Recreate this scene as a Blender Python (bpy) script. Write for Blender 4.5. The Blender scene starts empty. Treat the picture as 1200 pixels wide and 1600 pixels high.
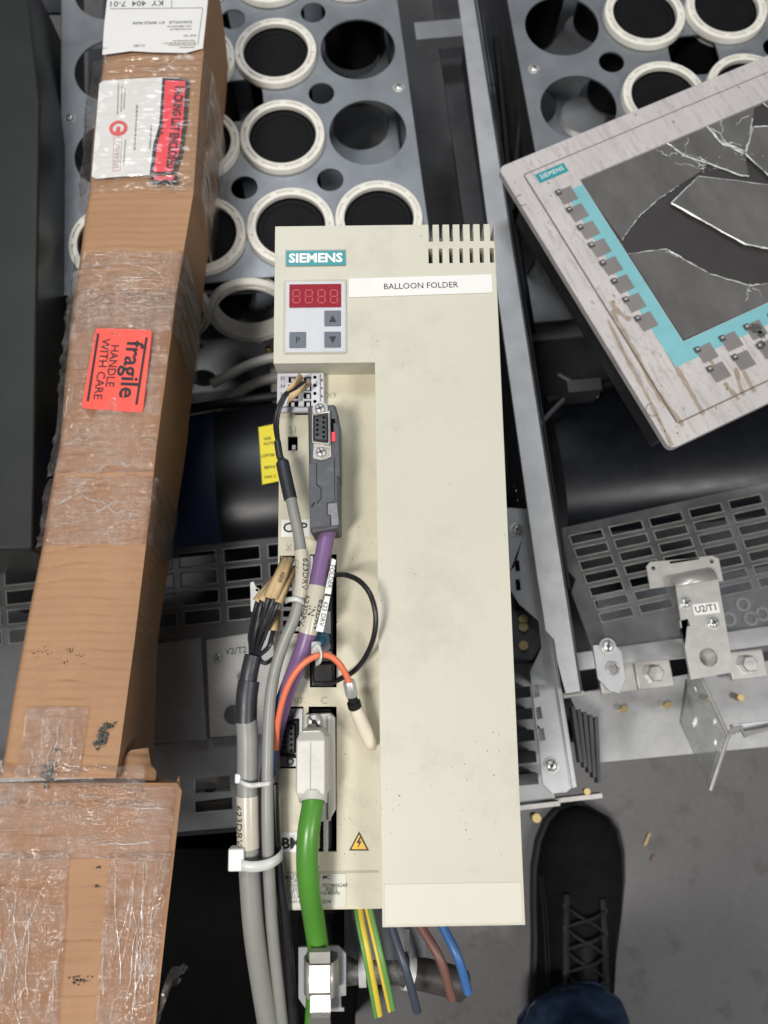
import bpy, bmesh, math, random
from mathutils import Matrix, Vector, noise
from mathutils.geometry import tessellate_polygon
random.seed(7)
R = math.radians
scene = bpy.context.scene
col = scene.collection

# ------------------------------------------------------------ camera, world, lamps, exposure
CAM_H, TILT, F_PX = 1.0, R(15), 1204.0
cd = bpy.data.cameras.new('camera'); cam = bpy.data.objects.new('camera', cd); col.objects.link(cam)
cam.location = (0, 0, CAM_H); cam.rotation_euler = (TILT, 0, 0)
cd.sensor_fit = 'VERTICAL'; cd.sensor_height = 34.58; cd.sensor_width = 34.58 * .75
cd.lens = 34.58 * F_PX / 1600.0; cd.clip_start = .01; cd.clip_end = 60
cd.dof.use_dof = True; cd.dof.focus_distance = .47; cd.dof.aperture_fstop = 8.0
scene.camera = cam
w = bpy.data.worlds.new('World'); scene.world = w; w.use_nodes = True
w.node_tree.nodes['Background'].inputs[0].default_value = (.90, .94, 1.0, 1)
w.node_tree.nodes['Background'].inputs[1].default_value = .10
def lamp(name, loc, target, sx, sy, power, color):
    l = bpy.data.lights.new(name, 'AREA'); l.shape = 'RECTANGLE'; l.size = sx; l.size_y = sy
    l.energy = power; l.color = color
    o = bpy.data.objects.new(name, l); col.objects.link(o); o.location = loc
    o.rotation_euler = (Vector(target) - Vector(loc)).to_track_quat('-Z', 'Y').to_euler()
    return o
lamp('ceiling_lamp', (-.75, -.85, 3.0), (0, .1, .5), .30, .7, 60, (1.0, .97, .92))
lamp('ceiling_lamp', (-.45, 1.6, 3.0), (0, .3, .4), 1.2, .5, 26, (.90, .95, 1.0))
lamp('ceiling_lamp', (1.9, -.8, 3.0), (.1, .2, .4), .30, .9, 40, (1.0, .98, .95))
scene.view_settings.view_transform = 'Standard'; scene.view_settings.look = 'None'
scene.view_settings.exposure = 0.0; scene.view_settings.gamma = 1.0
scene.view_settings.use_curve_mapping = False
scene.render.engine = 'CYCLES'
scene.cycles.max_bounces = 8; scene.cycles.transparent_max_bounces = 16

# ------------------------------------------------------------ helpers: frames and pixels
I4 = Matrix.Identity(4)
CW = Matrix.Translation((0, 0, CAM_H)) @ Matrix.Rotation(TILT, 4, 'X')
def at(u, v, z, M=I4):
    """point of the plane z (in frame M) seen at a photograph pixel; result in frame M"""
    d = CW.to_3x3() @ Vector(((u - 600) / F_PX, (800 - v) / F_PX, -1)); o = Vector((0, 0, CAM_H))
    Mi = M.inverted(); o = Mi @ o; d = Mi.to_3x3() @ d
    return o + d * ((z - o.z) / d.z)
def T(x, y=None, z=None):
    return Matrix.Translation(x if y is None else (x, y, z))
MW = {}
def tag(o, label, cat, group=None, kind=None):
    if label: o['label'] = label
    if cat: o['category'] = cat
    if group: o['group'] = group
    if kind: o['kind'] = kind
    return o
def thing(name, label, cat, M=I4, group=None):
    o = bpy.data.objects.new(name, None); col.objects.link(o)
    o.empty_display_size = .02
    o.matrix_world = M; MW[o.name] = M.copy()
    return tag(o, label, cat, group)

# ------------------------------------------------------------ materials
MATS = {}
def nodes_of(name):
    m = bpy.data.materials.new(name); m.use_nodes = True
    nt = m.node_tree; b = nt.nodes['Principled BSDF']
    return m, nt, b
def noise_node(nt, scale, detail=4, rough=.55, mapping=None, coord='Object'):
    tc = nt.nodes.new('ShaderNodeTexCoord'); n = nt.nodes.new('ShaderNodeTexNoise')
    n.inputs['Scale'].default_value = scale; n.inputs['Detail'].default_value = detail
    n.inputs['Roughness'].default_value = rough
    if mapping:
        mp = nt.nodes.new('ShaderNodeMapping'); mp.inputs['Scale'].default_value = mapping
        nt.links.new(tc.outputs[coord], mp.inputs[0]); nt.links.new(mp.outputs[0], n.inputs['Vector'])
    else:
        nt.links.new(tc.outputs[coord], n.inputs['Vector'])
    return n
def ramp(nt, src, p0, p1, c0=(0, 0, 0, 1), c1=(1, 1, 1, 1)):
    r = nt.nodes.new('ShaderNodeValToRGB')
    r.color_ramp.elements[0].position = p0; r.color_ramp.elements[1].position = p1
    r.color_ramp.elements[0].color = c0; r.color_ramp.elements[1].color = c1
    nt.links.new(src, r.inputs[0]); return r
def mixc(nt, fac, a, b, blend='MIX'):
    m = nt.nodes.new('ShaderNodeMix'); m.data_type = 'RGBA'; m.blend_type = blend
    for i, val in ((6, a), (7, b)):
        if isinstance(val, (tuple, list)): m.inputs[i].default_value = (*val[:3], 1)
        else: nt.links.new(val, m.inputs[i])
    if isinstance(fac, (int, float)): m.inputs[0].default_value = fac
    else: nt.links.new(fac, m.inputs[0])
    return m.outputs[2]
def mat(name, c, rough=.5, metal=0., var=.12, vscale=25, bump=.0, bscale=300, dirt=0., dscale=60,
        dcol=(.08, .07, .055), specks=0., mapping=None, spec=.5, rvar=.12, coat=0.):
    if name in MATS: return MATS[name]
    m, nt, b = nodes_of(name); L = nt.links
    n = noise_node(nt, vscale, 5, .6, mapping)
    lo = tuple(max(0, x * (1 - var)) for x in c); hi = tuple(min(1, x * (1 + var)) for x in c)
    rp = ramp(nt, n.outputs[0], .3, .7)
    out = mixc(nt, rp.outputs[0], lo, hi)
    if dirt:
        d = noise_node(nt, dscale, 8, .7, mapping)
        dr = ramp(nt, d.outputs[0], .52, .78, (0, 0, 0, 1), (dirt, dirt, dirt, 1))
        out = mixc(nt, dr.outputs[0], out, dcol)
    if specks:
        s1 = noise_node(nt, 620, 1, .4); s2 = noise_node(nt, 14, 3, .6)
        sr = ramp(nt, s1.outputs[0], .745, .775)
        s2r = ramp(nt, s2.outputs[0], .45, .65)
        mm = nt.nodes.new('ShaderNodeMath'); mm.operation = 'MULTIPLY'
        L.new(sr.outputs[0], mm.inputs[0]); L.new(s2r.outputs[0], mm.inputs[1])
        m2 = nt.nodes.new('ShaderNodeMath'); m2.operation = 'MULTIPLY'; m2.inputs[1].default_value = specks
        L.new(mm.outputs[0], m2.inputs[0])
        out = mixc(nt, m2.outputs[0], out, (.06, .05, .04))
    L.new(out, b.inputs['Base Color'])
    rn = noise_node(nt, vscale * 2.3, 4, .6, mapping)
    mr = nt.nodes.new('ShaderNodeMapRange'); mr.inputs[3].default_value = max(.03, rough - rvar)
    mr.inputs[4].default_value = min(1, rough + rvar)
    L.new(rn.outputs[0], mr.inputs[0]); L.new(mr.outputs[0], b.inputs['Roughness'])
    b.inputs['Metallic'].default_value = metal
    b.inputs['Specular IOR Level'].default_value = spec
    b.inputs['Coat Weight'].default_value = coat; b.inputs['Coat Roughness'].default_value = .15
    if bump:
        bn = noise_node(nt, bscale, 3, .6, mapping); bp = nt.nodes.new('ShaderNodeBump')
        bp.inputs['Strength'].default_value = bump; bp.inputs['Distance'].default_value = .0006
        L.new(bn.outputs[0], bp.inputs['Height']); L.new(bp.outputs[0], b.inputs['Normal'])
    MATS[name] = m; return m
def clear(name, tint, alpha, rough=.12, haze=(.7, .7, .7), streak=None, crinkle=0., lo=.38, hi=.72):
    """clear sheet: see-through with its own tint, plus a dusty, glossy skin of share alpha"""
    m, nt, b = nodes_of(name); L = nt.links
    b.inputs['Base Color'].default_value = (*haze, 1); b.inputs['Roughness'].default_value = rough
    tr = nt.nodes.new('ShaderNodeBsdfTransparent'); tr.inputs[0].default_value = (*tint, 1)
    mx = nt.nodes.new('ShaderNodeMixShader'); out = nt.nodes['Material Output']
    n = noise_node(nt, 60 if not streak else streak[0], 6, .65, streak[1] if streak else None)
    rp = ramp(nt, n.outputs[0], lo, hi, (alpha * (.5 if not crinkle else .3),) * 3 + (1,), (min(1, alpha * 1.7),) * 3 + (1,))
    if crinkle:
        c1 = noise_node(nt, 85, 4, .62, (1.5, .8, 1)); c2 = noise_node(nt, 300, 2, .5, (.35, 1.4, 1))
        ad = nt.nodes.new('ShaderNodeMath'); ad.operation = 'ADD'; L.new(c1.outputs[0], ad.inputs[0]); L.new(c2.outputs[0], ad.inputs[1])
        bp = nt.nodes.new('ShaderNodeBump'); bp.inputs['Strength'].default_value = crinkle; bp.inputs['Distance'].default_value = .0035
        L.new(ad.outputs[0], bp.inputs['Height']); L.new(bp.outputs[0], b.inputs['Normal'])
    L.new(rp.outputs[0], mx.inputs[0]); L.new(tr.outputs[0], mx.inputs[1]); L.new(b.outputs[0], mx.inputs[2])
    lw = nt.nodes.new('ShaderNodeLayerWeight'); lw.inputs['Blend'].default_value = .5
    pw = nt.nodes.new('ShaderNodeMath'); pw.operation = 'POWER'; pw.inputs[1].default_value = 4.
    fr = nt.nodes.new('ShaderNodeMath'); fr.operation = 'MULTIPLY_ADD'; fr.inputs[1].default_value = .8; fr.inputs[2].default_value = .045 if not crinkle else .11
    L.new(lw.outputs['Facing'], pw.inputs[0]); L.new(pw.outputs[0], fr.inputs[0])
    gl = nt.nodes.new('ShaderNodeBsdfGlossy'); gl.inputs['Roughness'].default_value = max(.06, rough * .6)
    if crinkle:
        L.new(bp.outputs[0], gl.inputs['Normal'])
    m3 = nt.nodes.new('ShaderNodeMixShader'); L.new(fr.outputs[0], m3.inputs[0]); L.new(mx.outputs[0], m3.inputs[1]); L.new(gl.outputs[0], m3.inputs[2])
    L.new(m3.outputs[0], out.inputs[0]); MATS[name] = m; return m

cream = mat('cream_plastic', (.54, .52, .43), .42, var=.035, vscale=9, bump=.12, bscale=900, dirt=.22, dscale=20, specks=.9, rvar=.05)
cream_cap = mat('cream_plastic_end', (.61, .582, .49), .45, var=.03, vscale=9, bump=.1, bscale=900, specks=.4, rvar=.05)
cream_in = mat('yellowed_plastic', (.555, .515, .39), .5, var=.06, vscale=12, bump=.1, bscale=700, dirt=.25, dscale=45, specks=1., rvar=.06)
shellm = mat('drive_shell_steel', (.33, .33, .32), .45, .7, var=.1)
pgrey = mat('light_grey_plastic', (.56, .56, .60), .45, var=.05, vscale=40, dirt=.25, dscale=120)
pgrey2 = mat('pale_plug_plastic', (.55, .535, .49), .42, var=.04, vscale=30, dirt=.2, dscale=90)
panelgrey = mat('keypad_grey', (.52, .53, .56), .4, var=.03, dirt=.12, dscale=80)
keydark = mat('key_slate', (.11, .125, .15), .5, var=.08)
ledred = mat('led_red_window', (.27, .008, .02), .5, var=.1, vscale=40, rvar=.04, spec=.25)
ledseg = mat('led_segment', (.40, .035, .05), .4, var=.05)
teal = mat('teal_print', (.02, .27, .30), .45, var=.05)
white = mat('white_label', (.73, .72, .70), .5, var=.03, dirt=.04, dscale=70)
whitetx = mat('white_ink', (.85, .85, .83), .5, var=.02)
black_ink = mat('black_ink', (.02, .02, .025), .6, var=.05)
grey_ink = mat('faded_ink', (.30, .28, .22), .6, var=.1)
blackp = mat('black_plastic', (.010, .010, .011), .5, spec=.25, var=.2, bump=.1, bscale=500)
blackg = mat('black_gloss_plastic', (.005, .006, .009), .33, spec=.3, var=.2, vscale=12, dirt=.03, dcol=(.2, .2, .2))
blue_sheen = mat('jeans_reflection_blue', (.007, .018, .062), .42, var=.25, vscale=10)  # reflection of blue jeans on the black housing, put into the colour
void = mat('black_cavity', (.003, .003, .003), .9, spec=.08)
slate = mat('slate_plastic', (.065, .07, .08), .5, var=.12, vscale=60, bump=.2, bscale=500, dirt=.25, dscale=150, dcol=(.3, .3, .3))
slate2 = mat('worn_slate', (.2, .2, .21), .55, var=.2, vscale=200, bump=.3, bscale=700)
tin = mat('tinned_metal', (.50, .48, .455), .38, .5, var=.06, vscale=60, bump=.1, bscale=200)
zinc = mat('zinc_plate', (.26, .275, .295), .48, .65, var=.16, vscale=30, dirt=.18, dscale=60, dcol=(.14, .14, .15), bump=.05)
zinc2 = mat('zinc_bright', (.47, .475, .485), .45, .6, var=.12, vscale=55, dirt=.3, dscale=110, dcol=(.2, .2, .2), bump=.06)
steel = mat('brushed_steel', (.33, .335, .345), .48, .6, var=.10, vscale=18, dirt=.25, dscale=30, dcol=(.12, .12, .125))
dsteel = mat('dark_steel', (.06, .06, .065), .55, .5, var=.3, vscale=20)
screwm = mat('screw_zinc', (.60, .60, .58), .32, .6, var=.1, vscale=200)
brass = mat('brass', (.55, .42, .20), .35, .9, var=.2)
ringw = mat('capacitor_clamp_white', (.78, .755, .69), .45, var=.05, vscale=60, dirt=.25, dscale=50, dcol=(.25, .22, .17))
captop = mat('capacitor_black_sleeve', (.006, .006, .007), .6, spec=.15, var=.25, vscale=60, bump=.15, bscale=250)
purple = mat('purple_sheath', (.185, .105, .23), .36, var=.08, vscale=40, dirt=.1)
greens = mat('green_sheath', (.075, .245, .03), .33, var=.08, vscale=40, dirt=.15, dscale=60)
greysh = mat('grey_sheath', (.245, .243, .225), .42, var=.08, vscale=40, dirt=.3, dscale=80)
sleeve = mat('clear_marker_sleeve', (.52, .48, .39), .25, var=.06, dirt=.2)
shrink = mat('black_heat_shrink', (.022, .024, .03), .42, var=.2, vscale=60, bump=.2, bscale=250)
blackw = mat('black_wire', (.014, .014, .017), .35, var=.2)
tan = mat('tan_paper_marker', (.50, .36, .19), .6, var=.12, vscale=80)
orange = mat('orange_fibre', (.72, .17, .08), .4, var=.06)
bluew = mat('blue_sheath', (.045, .13, .33), .4, var=.1)
nylon = mat('white_nylon', (.60, .61, .585), .35, var=.05)
yelw = mat('yellow_wire', (.62, .47, .05), .4, var=.08)
grnw = mat('wire_green', (.11, .27, .07), .4, var=.1)
brnw = mat('brown_wire', (.16, .075, .06), .45, var=.1)
drkw = mat('slate_wire', (.05, .06, .085), .4, var=.15)
capw = mat('dust_cap_ivory', (.74, .66, .53), .4, var=.05, dirt=.1)
yel = mat('yellow_sticker', (.85, .72, .01), .45, var=.04)
orng = mat('warning_yellow', (.75, .42, .02), .45)
braid = mat('copper_braid_tinned', (.16, .155, .15), .5, .5, var=.4, vscale=300, bump=.8, bscale=600)
hmi_ = mat('hmi_front', (.585, .55, .545), .45, var=.06, vscale=60, mapping=(3.5, .8, 1), dirt=.55, dscale=60, dcol=(.22, .20, .185), bump=.12, bscale=400)
hmi_key = mat('hmi_key_grey', (.20, .185, .18), .5, var=.12, dirt=.15)
hmi_teal = mat('hmi_cyan_print', (.19, .45, .49), .45, var=.05, dirt=.2, dscale=60)
hmi_dark = mat('hmi_screen_dark', (.040, .036, .036), .5, var=.12, vscale=25)
denim = mat('denim', (.024, .042, .085), .9, var=.45, vscale=60, bump=.8, bscale=1400, dirt=.3, dscale=220, dcol=(.06, .09, .15), spec=.15)
shoeb = mat('black_suede', (.006, .006, .006), .85, spec=.15, var=.3, vscale=60, bump=.3, bscale=500)
shoel = mat('black_leather', (.012, .011, .011), .6, spec=.3, var=.3, vscale=60)
rub = mat('black_rubber', (.018, .017, .018), .7, var=.2)
lbl_red = mat('red_label', (.83, .055, .075), .45, var=.05, vscale=30)
frag = mat('fluorescent_red_sticker', (.90, .085, .055), .45, var=.05, vscale=60, dirt=.15, dscale=200, dcol=(.85, .4, .35))
soot = mat('grey_soot', (.07, .075, .07), .9, var=.5, vscale=300)
stain = clear('brown_stain', (.90, .85, .77), .16, .7, (.26, .20, .13), (160, None))
glassm = clear('cracked_glass', (.80, .79, .79), .26, .12, (.33, .32, .315), (26, (1.6, .7, 1)), 0., .15, .9)
glass_edge = mat('glass_fracture', (.72, .74, .72), .25, var=.3, vscale=300)
poly = clear('smoky_polycarbonate', (.97, .97, .97), .10, .28, (.40, .40, .40), (14, None))
polyrim = mat('polycarbonate_cut_edge', (.15, .15, .14), .35, var=.3, vscale=80)
polyc = clear('clear_polycarbonate', (.86, .87, .85), .22, .18, (.5, .5, .48))
bag = clear('clear_tape_film', (.93, .90, .87), .13, .10, (.66, .62, .58), (70, (.6, 2.2, 1)), .8, .45, .70)
pouchf = clear('clear_pouch_film', (.985, .98, .975), .04, .35, (.7, .68, .66), (60, None))
bag2 = clear('milky_tape_film', (.93, .87, .82), .16, .11, (.72, .66, .62), (55, (1, 1.2, 1)), 1.0, .42, .72)
cardh = None
def cardboard_mat():
    m, nt, b = nodes_of('cardboard'); L = nt.links
    n = noise_node(nt, 18, 6, .6); n2 = noise_node(nt, 500, 3, .7)
    c = mixc(nt, ramp(nt, n.outputs[0], .3, .7).outputs[0], (.365, .205, .11), (.42, .24, .132))
    c = mixc(nt, ramp(nt, n2.outputs[0], .25, .75, (0, 0, 0, 1), (.35,) * 3 + (1,)).outputs[0], c, (.30, .155, .07))
    L.new(c, b.inputs['Base Color']); b.inputs['Roughness'].default_value = .75
    tc = nt.nodes.new('ShaderNodeTexCoord'); wv = nt.nodes.new('ShaderNodeTexWave'); wv.bands_direction = 'Y'
    wv.inputs['Scale'].default_value = 50; wv.inputs['Distortion'].default_value = 1.2; wv.inputs['Detail'].default_value = 2; wv.inputs['Detail Scale'].default_value = .4
    L.new(tc.outputs['Object'], wv.inputs['Vector'])
    bp = nt.nodes.new('ShaderNodeBump'); bp.inputs['Strength'].default_value = .55; bp.inputs['Distance'].default_value = .0006
    L.new(wv.outputs['Fac'], bp.inputs['Height']); L.new(bp.outputs[0], b.inputs['Normal'])
    return m
card = cardboard_mat()
def concrete_mat():
    m, nt, b = nodes_of('concrete_floor'); L = nt.links
    n = noise_node(nt, 5, 8, .65); n2 = noise_node(nt, 26, 5, .6); n3 = noise_node(nt, 150, 4, .7)
    c = mixc(nt, ramp(nt, n.outputs[0], .3, .7).outputs[0], (.105, .102, .104), (.15, .146, .15))
    c = mixc(nt, ramp(nt, n2.outputs[0], .57, .66, (0, 0, 0, 1), (.6,) * 3 + (1,)).outputs[0], c, (.065, .058, .052))
    n4 = noise_node(nt, 38, 3, .5); c = mixc(nt, ramp(nt, n4.outputs[0], .72, .78, (0, 0, 0, 1), (.3,) * 3 + (1,)).outputs[0], c, (.27, .22, .15))
    n5 = noise_node(nt, 700, 2, .6); c = mixc(nt, ramp(nt, n5.outputs[0], .3, .75, (0, 0, 0, 1), (.35,) * 3 + (1,)).outputs[0], c, (.07, .066, .066))
    c = mixc(nt, ramp(nt, n3.outputs[0], .4, .8, (0, 0, 0, 1), (.3,) * 3 + (1,)).outputs[0], c, (.20, .185, .17))
    L.new(c, b.inputs['Base Color']); b.inputs['Roughness'].default_value = .55
    bp = nt.nodes.new('ShaderNodeBump'); bp.inputs['Strength'].default_value = .15; bp.inputs['Distance'].default_value = .001
    L.new(n3.outputs[0], bp.inputs['Height']); L.new(bp.outputs[0], b.inputs['Normal'])
    return m
concrete = concrete_mat()
def grimy_front():
    m, nt, b = nodes_of('hmi_front_grimy'); L = nt.links
    n1 = noise_node(nt, 70, 6, .7, (3.2, .45, 1)); n2 = noise_node(nt, 16, 4, .6); n3 = noise_node(nt, 260, 5, .7, (1.4, .7, 1))
    c = mixc(nt, ramp(nt, n2.outputs[0], .3, .7).outputs[0], (.46, .43, .425), (.55, .515, .51))
    c = mixc(nt, ramp(nt, n1.outputs[0], .50, .66, (0, 0, 0, 1), (.55,) * 3 + (1,)).outputs[0], c, (.30, .275, .265))
    mk = nt.nodes.new('ShaderNodeMath'); mk.operation = 'MULTIPLY'
    L.new(ramp(nt, n3.outputs[0], .55, .68).outputs[0], mk.inputs[0]); L.new(ramp(nt, n2.outputs[0], .42, .6).outputs[0], mk.inputs[1])
    m2 = nt.nodes.new('ShaderNodeMath'); m2.operation = 'MULTIPLY'; m2.inputs[1].default_value = .6; L.new(mk.outputs[0], m2.inputs[0])
    c = mixc(nt, m2.outputs[0], c, (.15, .13, .115))
    L.new(c, b.inputs['Base Color']); b.inputs['Roughness'].default_value = .5
    bp = nt.nodes.new('ShaderNodeBump'); bp.inputs['Strength'].default_value = .2; bp.inputs['Distance'].default_value = .0004
    L.new(n3.outputs[0], bp.inputs['Height']); L.new(bp.outputs[0], b.inputs['Normal'])
    return m
hmi_ = grimy_front()

# ------------------------------------------------------------ helpers: meshes
def circ(c, r, n=40, ry=None, a0=0.):
    ry = ry or r
    return [(c[0] + r * math.cos(a0 + 2 * math.pi * i / n), c[1] + ry * math.sin(a0 + 2 * math.pi * i / n)) for i in range(n)]
def rrect(x0, y0, x1, y1, r, n=4):
    r = min(r, abs(x1 - x0) / 2.01, abs(y1 - y0) / 2.01); p = []
    for cx, cy, a in ((x1 - r, y1 - r, 0), (x0 + r, y1 - r, 90), (x0 + r, y0 + r, 180), (x1 - r, y0 + r, 270)):
        for i in range(n + 1):
            t = R(a + 90 * i / n); p.append((cx + r * math.cos(t), cy + r * math.sin(t)))
    return p
def spline(pts, n=10):
    P = [Vector(p) for p in pts]; P = [2 * P[0] - P[1]] + P + [2 * P[-1] - P[-2]]; out = []
    for i in range(1, len(P) - 2):
        a, b, c, d = P[i - 1:i + 3]
        for k in range(n):
            t = k / n
            out.append(.5 * ((2 * b) + (c - a) * t + (2 * a - 5 * b + 4 * c - d) * t * t + (3 * b - a - 3 * c + d) * t ** 3))
    return out + [P[-2]]
def frames(path):
    out = []; up = Vector((0, 0, 1))
    for i, p in enumerate(path):
        t = (path[min(i + 1, len(path) - 1)] - path[max(i - 1, 0)]).normalized()
        n = up - t * up.dot(t)
        if n.length < 1e-4: n = Vector((1, 0, 0)) - t * t.x
        n.normalize(); out.append((t, n, t.cross(n))); up = n if abs(t.z) > .9 else Vector((0, 0, 1))
    return out
class MB:
    def __init__(s): s.v = []; s.f = []
    def add(s, vs, fs, M=None):
        o = len(s.v); s.v += [(M @ Vector(q)) if M is not None else Vector(q) for q in vs]
        s.f += [tuple(i + o for i in f) for f in fs]; return s
    def box(s, x0, y0, z0, x1, y1, z1, M=None):
        return s.add([(x0, y0, z0), (x1, y0, z0), (x1, y1, z0), (x0, y1, z0), (x0, y0, z1), (x1, y0, z1), (x1, y1, z1), (x0, y1, z1)],
                     [(0, 3, 2, 1), (4, 5, 6, 7), (0, 1, 5, 4), (1, 2, 6, 5), (2, 3, 7, 6), (3, 0, 4, 7)], M)
    def cyl(s, c, r, z0, z1, n=20, r2=None, M=None):
        r2 = r if r2 is None else r2
        a = [(c[0] + r * math.cos(2 * math.pi * i / n), c[1] + r * math.sin(2 * math.pi * i / n), z0) for i in range(n)]
        b = [(c[0] + r2 * math.cos(2 * math.pi * i / n), c[1] + r2 * math.sin(2 * math.pi * i / n), z1) for i in range(n)]
        return s.add(a + b, [tuple(range(n - 1, -1, -1)), tuple(range(n, 2 * n))] + [(i, (i + 1) % n, n + (i + 1) % n, n + i) for i in range(n)], M)
    def lathe(s, prof, n=40, M=None, closed=False):
        v = []; k = len(prof)
        for i in range(n):
            a = 2 * math.pi * i / n
            v += [(r * math.cos(a), r * math.sin(a), z) for r, z in prof]
        f = []
        for i in range(n):
            j = (i + 1) % n
            for q in range(k if closed else k - 1):
                q2 = (q + 1) % k; f.append((i * k + q, j * k + q, j * k + q2, i * k + q2))
        return s.add(v, f, M)
    def tube(s, path, r, n=12, cap=True):
        fr = frames(path); v = []; rr = r if isinstance(r, (list, tuple)) else [r] * len(path)
        for p, (t, a, b), q in zip(path, fr, rr):
            v += [p + a * (q * math.cos(2 * math.pi * i / n)) + b * (q * math.sin(2 * math.pi * i / n)) for i in range(n)]
        f = [(k * n + i, k * n + (i + 1) % n, (k + 1) * n + (i + 1) % n, (k + 1) * n + i) for k in range(len(path) - 1) for i in range(n)]
        if cap: f += [tuple(range(n - 1, -1, -1)), tuple(range((len(path) - 1) * n, len(path) * n))]
        return s.add(v, f)
    def sheet(s, outline, holes, z0, z1, M=None):
        def ccw(p, want):
            a = sum(p[i][0] * p[(i + 1) % len(p)][1] - p[(i + 1) % len(p)][0] * p[i][1] for i in range(len(p)))
            return list(p) if (a > 0) == want else list(p)[::-1]
        loops = [ccw(outline, True)] + [ccw(h, False) for h in holes]
        flat = [q for l in loops for q in l]; N = len(flat)
        tris = tessellate_polygon([[Vector((q[0], q[1], 0)) for q in l] for l in loops])
        v = [(q[0], q[1], z1) for q in flat] + [(q[0], q[1], z0) for q in flat]; f = []
        for a, b, c in tris:
            A, B, C = flat[a], flat[b], flat[c]
            if (B[0] - A[0]) * (C[1] - A[1]) - (B[1] - A[1]) * (C[0] - A[0]) < 0: b, c = c, b
            f += [(a, b, c), (c + N, b + N, a + N)]
        o = 0
        for l in loops:
            n = len(l)
            f += [(o + i, o + i + N, o + (i + 1) % n + N, o + (i + 1) % n) for i in range(n)]; o += n
        return s.add(v, f, M)
    def grid(s, fn, nu, nv):
        v = [fn(i / nu, j / nv) for j in range(nv + 1) for i in range(nu + 1)]
        return s.add(v, [(j * (nu + 1) + i, j * (nu + 1) + i + 1, (j + 1) * (nu + 1) + i + 1, (j + 1) * (nu + 1) + i) for j in range(nv) for i in range(nu)])
    def mesh(s, name, F=None):
        me = bpy.data.meshes.new(name)
        me.from_pydata([tuple(F @ q) if F is not None else tuple(q) for q in s.v], [], s.f); me.update()
        return me
    def build(s, name, m, parent=None, F=None, smooth=40, bevel=0, seg=2, label=None, kind=None, solid=0):
        """F: frame the vertices are written in (None = the parent's own frame)"""
        if F is not None and parent is not None: F = MW[root(parent)].inverted() @ F
        me = s.mesh(name, F)
        return place(name, me, m, parent, smooth, bevel, seg, label, kind, solid)
def root(o):
    while o.parent: o = o.parent
    return o.name
def place(name, me, m, parent=None, smooth=40, bevel=0, seg=2, label=None, kind=None, solid=0):
    o = bpy.data.objects.new(name, me); col.objects.link(o)
    if m and not me.materials: me.materials.append(m)
    if smooth:
        me.polygons.foreach_set('use_smooth', [True] * len(me.polygons)); me.set_sharp_from_angle(angle=R(smooth))
    if solid:
        md = o.modifiers.new('thickness', 'SOLIDIFY'); md.thickness = solid; md.offset = 0
    if bevel:
        md = o.modifiers.new('bevel', 'BEVEL'); md.width = bevel; md.segments = seg; md.limit_method = 'ANGLE'; md.angle_limit = R(35)
    if parent is not None: o.parent = parent
    if label: o['label'] = label
    if kind: o['kind'] = kind
    return o
def text_mesh(body, size, bold=0., ax='CENTER', ay='CENTER', sx=1., shear=0., space=1.):
    c = bpy.data.curves.new('t', 'FONT'); c.body = body; c.size = size; c.align_x = ax; c.align_y = ay
    c.offset = bold * size; c.resolution_u = 2; c.fill_mode = 'FRONT'; c.space_character = space; c.shear = shear
    o = bpy.data.objects.new('t', c); col.objects.link(o)
    dg = bpy.context.evaluated_depsgraph_get()
    me = bpy.data.meshes.new_from_object(o.evaluated_get(dg))
    if sx != 1.: me.transform(Matrix.Diagonal((sx, 1, 1, 1)))
    bpy.data.objects.remove(o); bpy.data.curves.remove(c); me.materials.clear()
    return me
def text(body, size, m, parent, M, name='lettering', **k):
    """flat print; M: place of the text in its thing's frame"""
    me = text_mesh(body, size, **k); me.transform(M)
    return place(name, me, m, parent, smooth=0)
def basis(o, x, z=(0, 0, 1)):
    o = Vector(o); x = Vector(x).normalized(); z = Vector(z); z = (z - x * z.dot(x)).normalized(); y = z.cross(x)
    return Matrix(((x.x, y.x, z.x, o.x), (x.y, y.y, z.y, o.y), (x.z, y.z, z.z, o.z), (0, 0, 0, 1)))
def screw(parent, p, r, m=screwm, F=None, slot='cross', a=0., name='screw', washer=True):
    """a pan head with a cut recess, p in the parent's frame (or in F)"""
    b = MB(); n = 20
    if washer: b.lathe([(r * 1.45, 0), (r * 1.45, r * .14), (r * .9, r * .16)], n)
    b.lathe([(r, r * .14), (r, r * .5), (r * .8, r * .72), (r * .45, r * .8), (r * .3, r * .8), (r * .26, r * .35), (.00001, r * .35)], n)
    o = b.build(name, m, parent, F=(F or MW[root(parent)]) @ T(p) @ Matrix.Rotation(a, 4, 'Z'))
    s = MB()
    if slot == 'cross':
        s.box(-r * .72, -r * .12, r * .6, r * .72, r * .12, r * .815); s.box(-r * .12, -r * .72, r * .6, r * .12, r * .72, r * .817)
    else: s.box(-r * .93, -r * .13, r * .5, r * .93, r * .13, r * .815)
    s.build('screw_recess', dsteel, o, F=(F or MW[root(parent)]) @ T(p) @ Matrix.Rotation(a + .4, 4, 'Z'))
    return o
def seg(path, a, b):
    """piece of a path between the points nearest to a and b"""
    ia = min(range(len(path)), key=lambda i: (path[i] - a).length); ib = min(range(len(path)), key=lambda i: (path[i] - b).length)
    return path[min(ia, ib):max(ia, ib) + 1]
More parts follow.
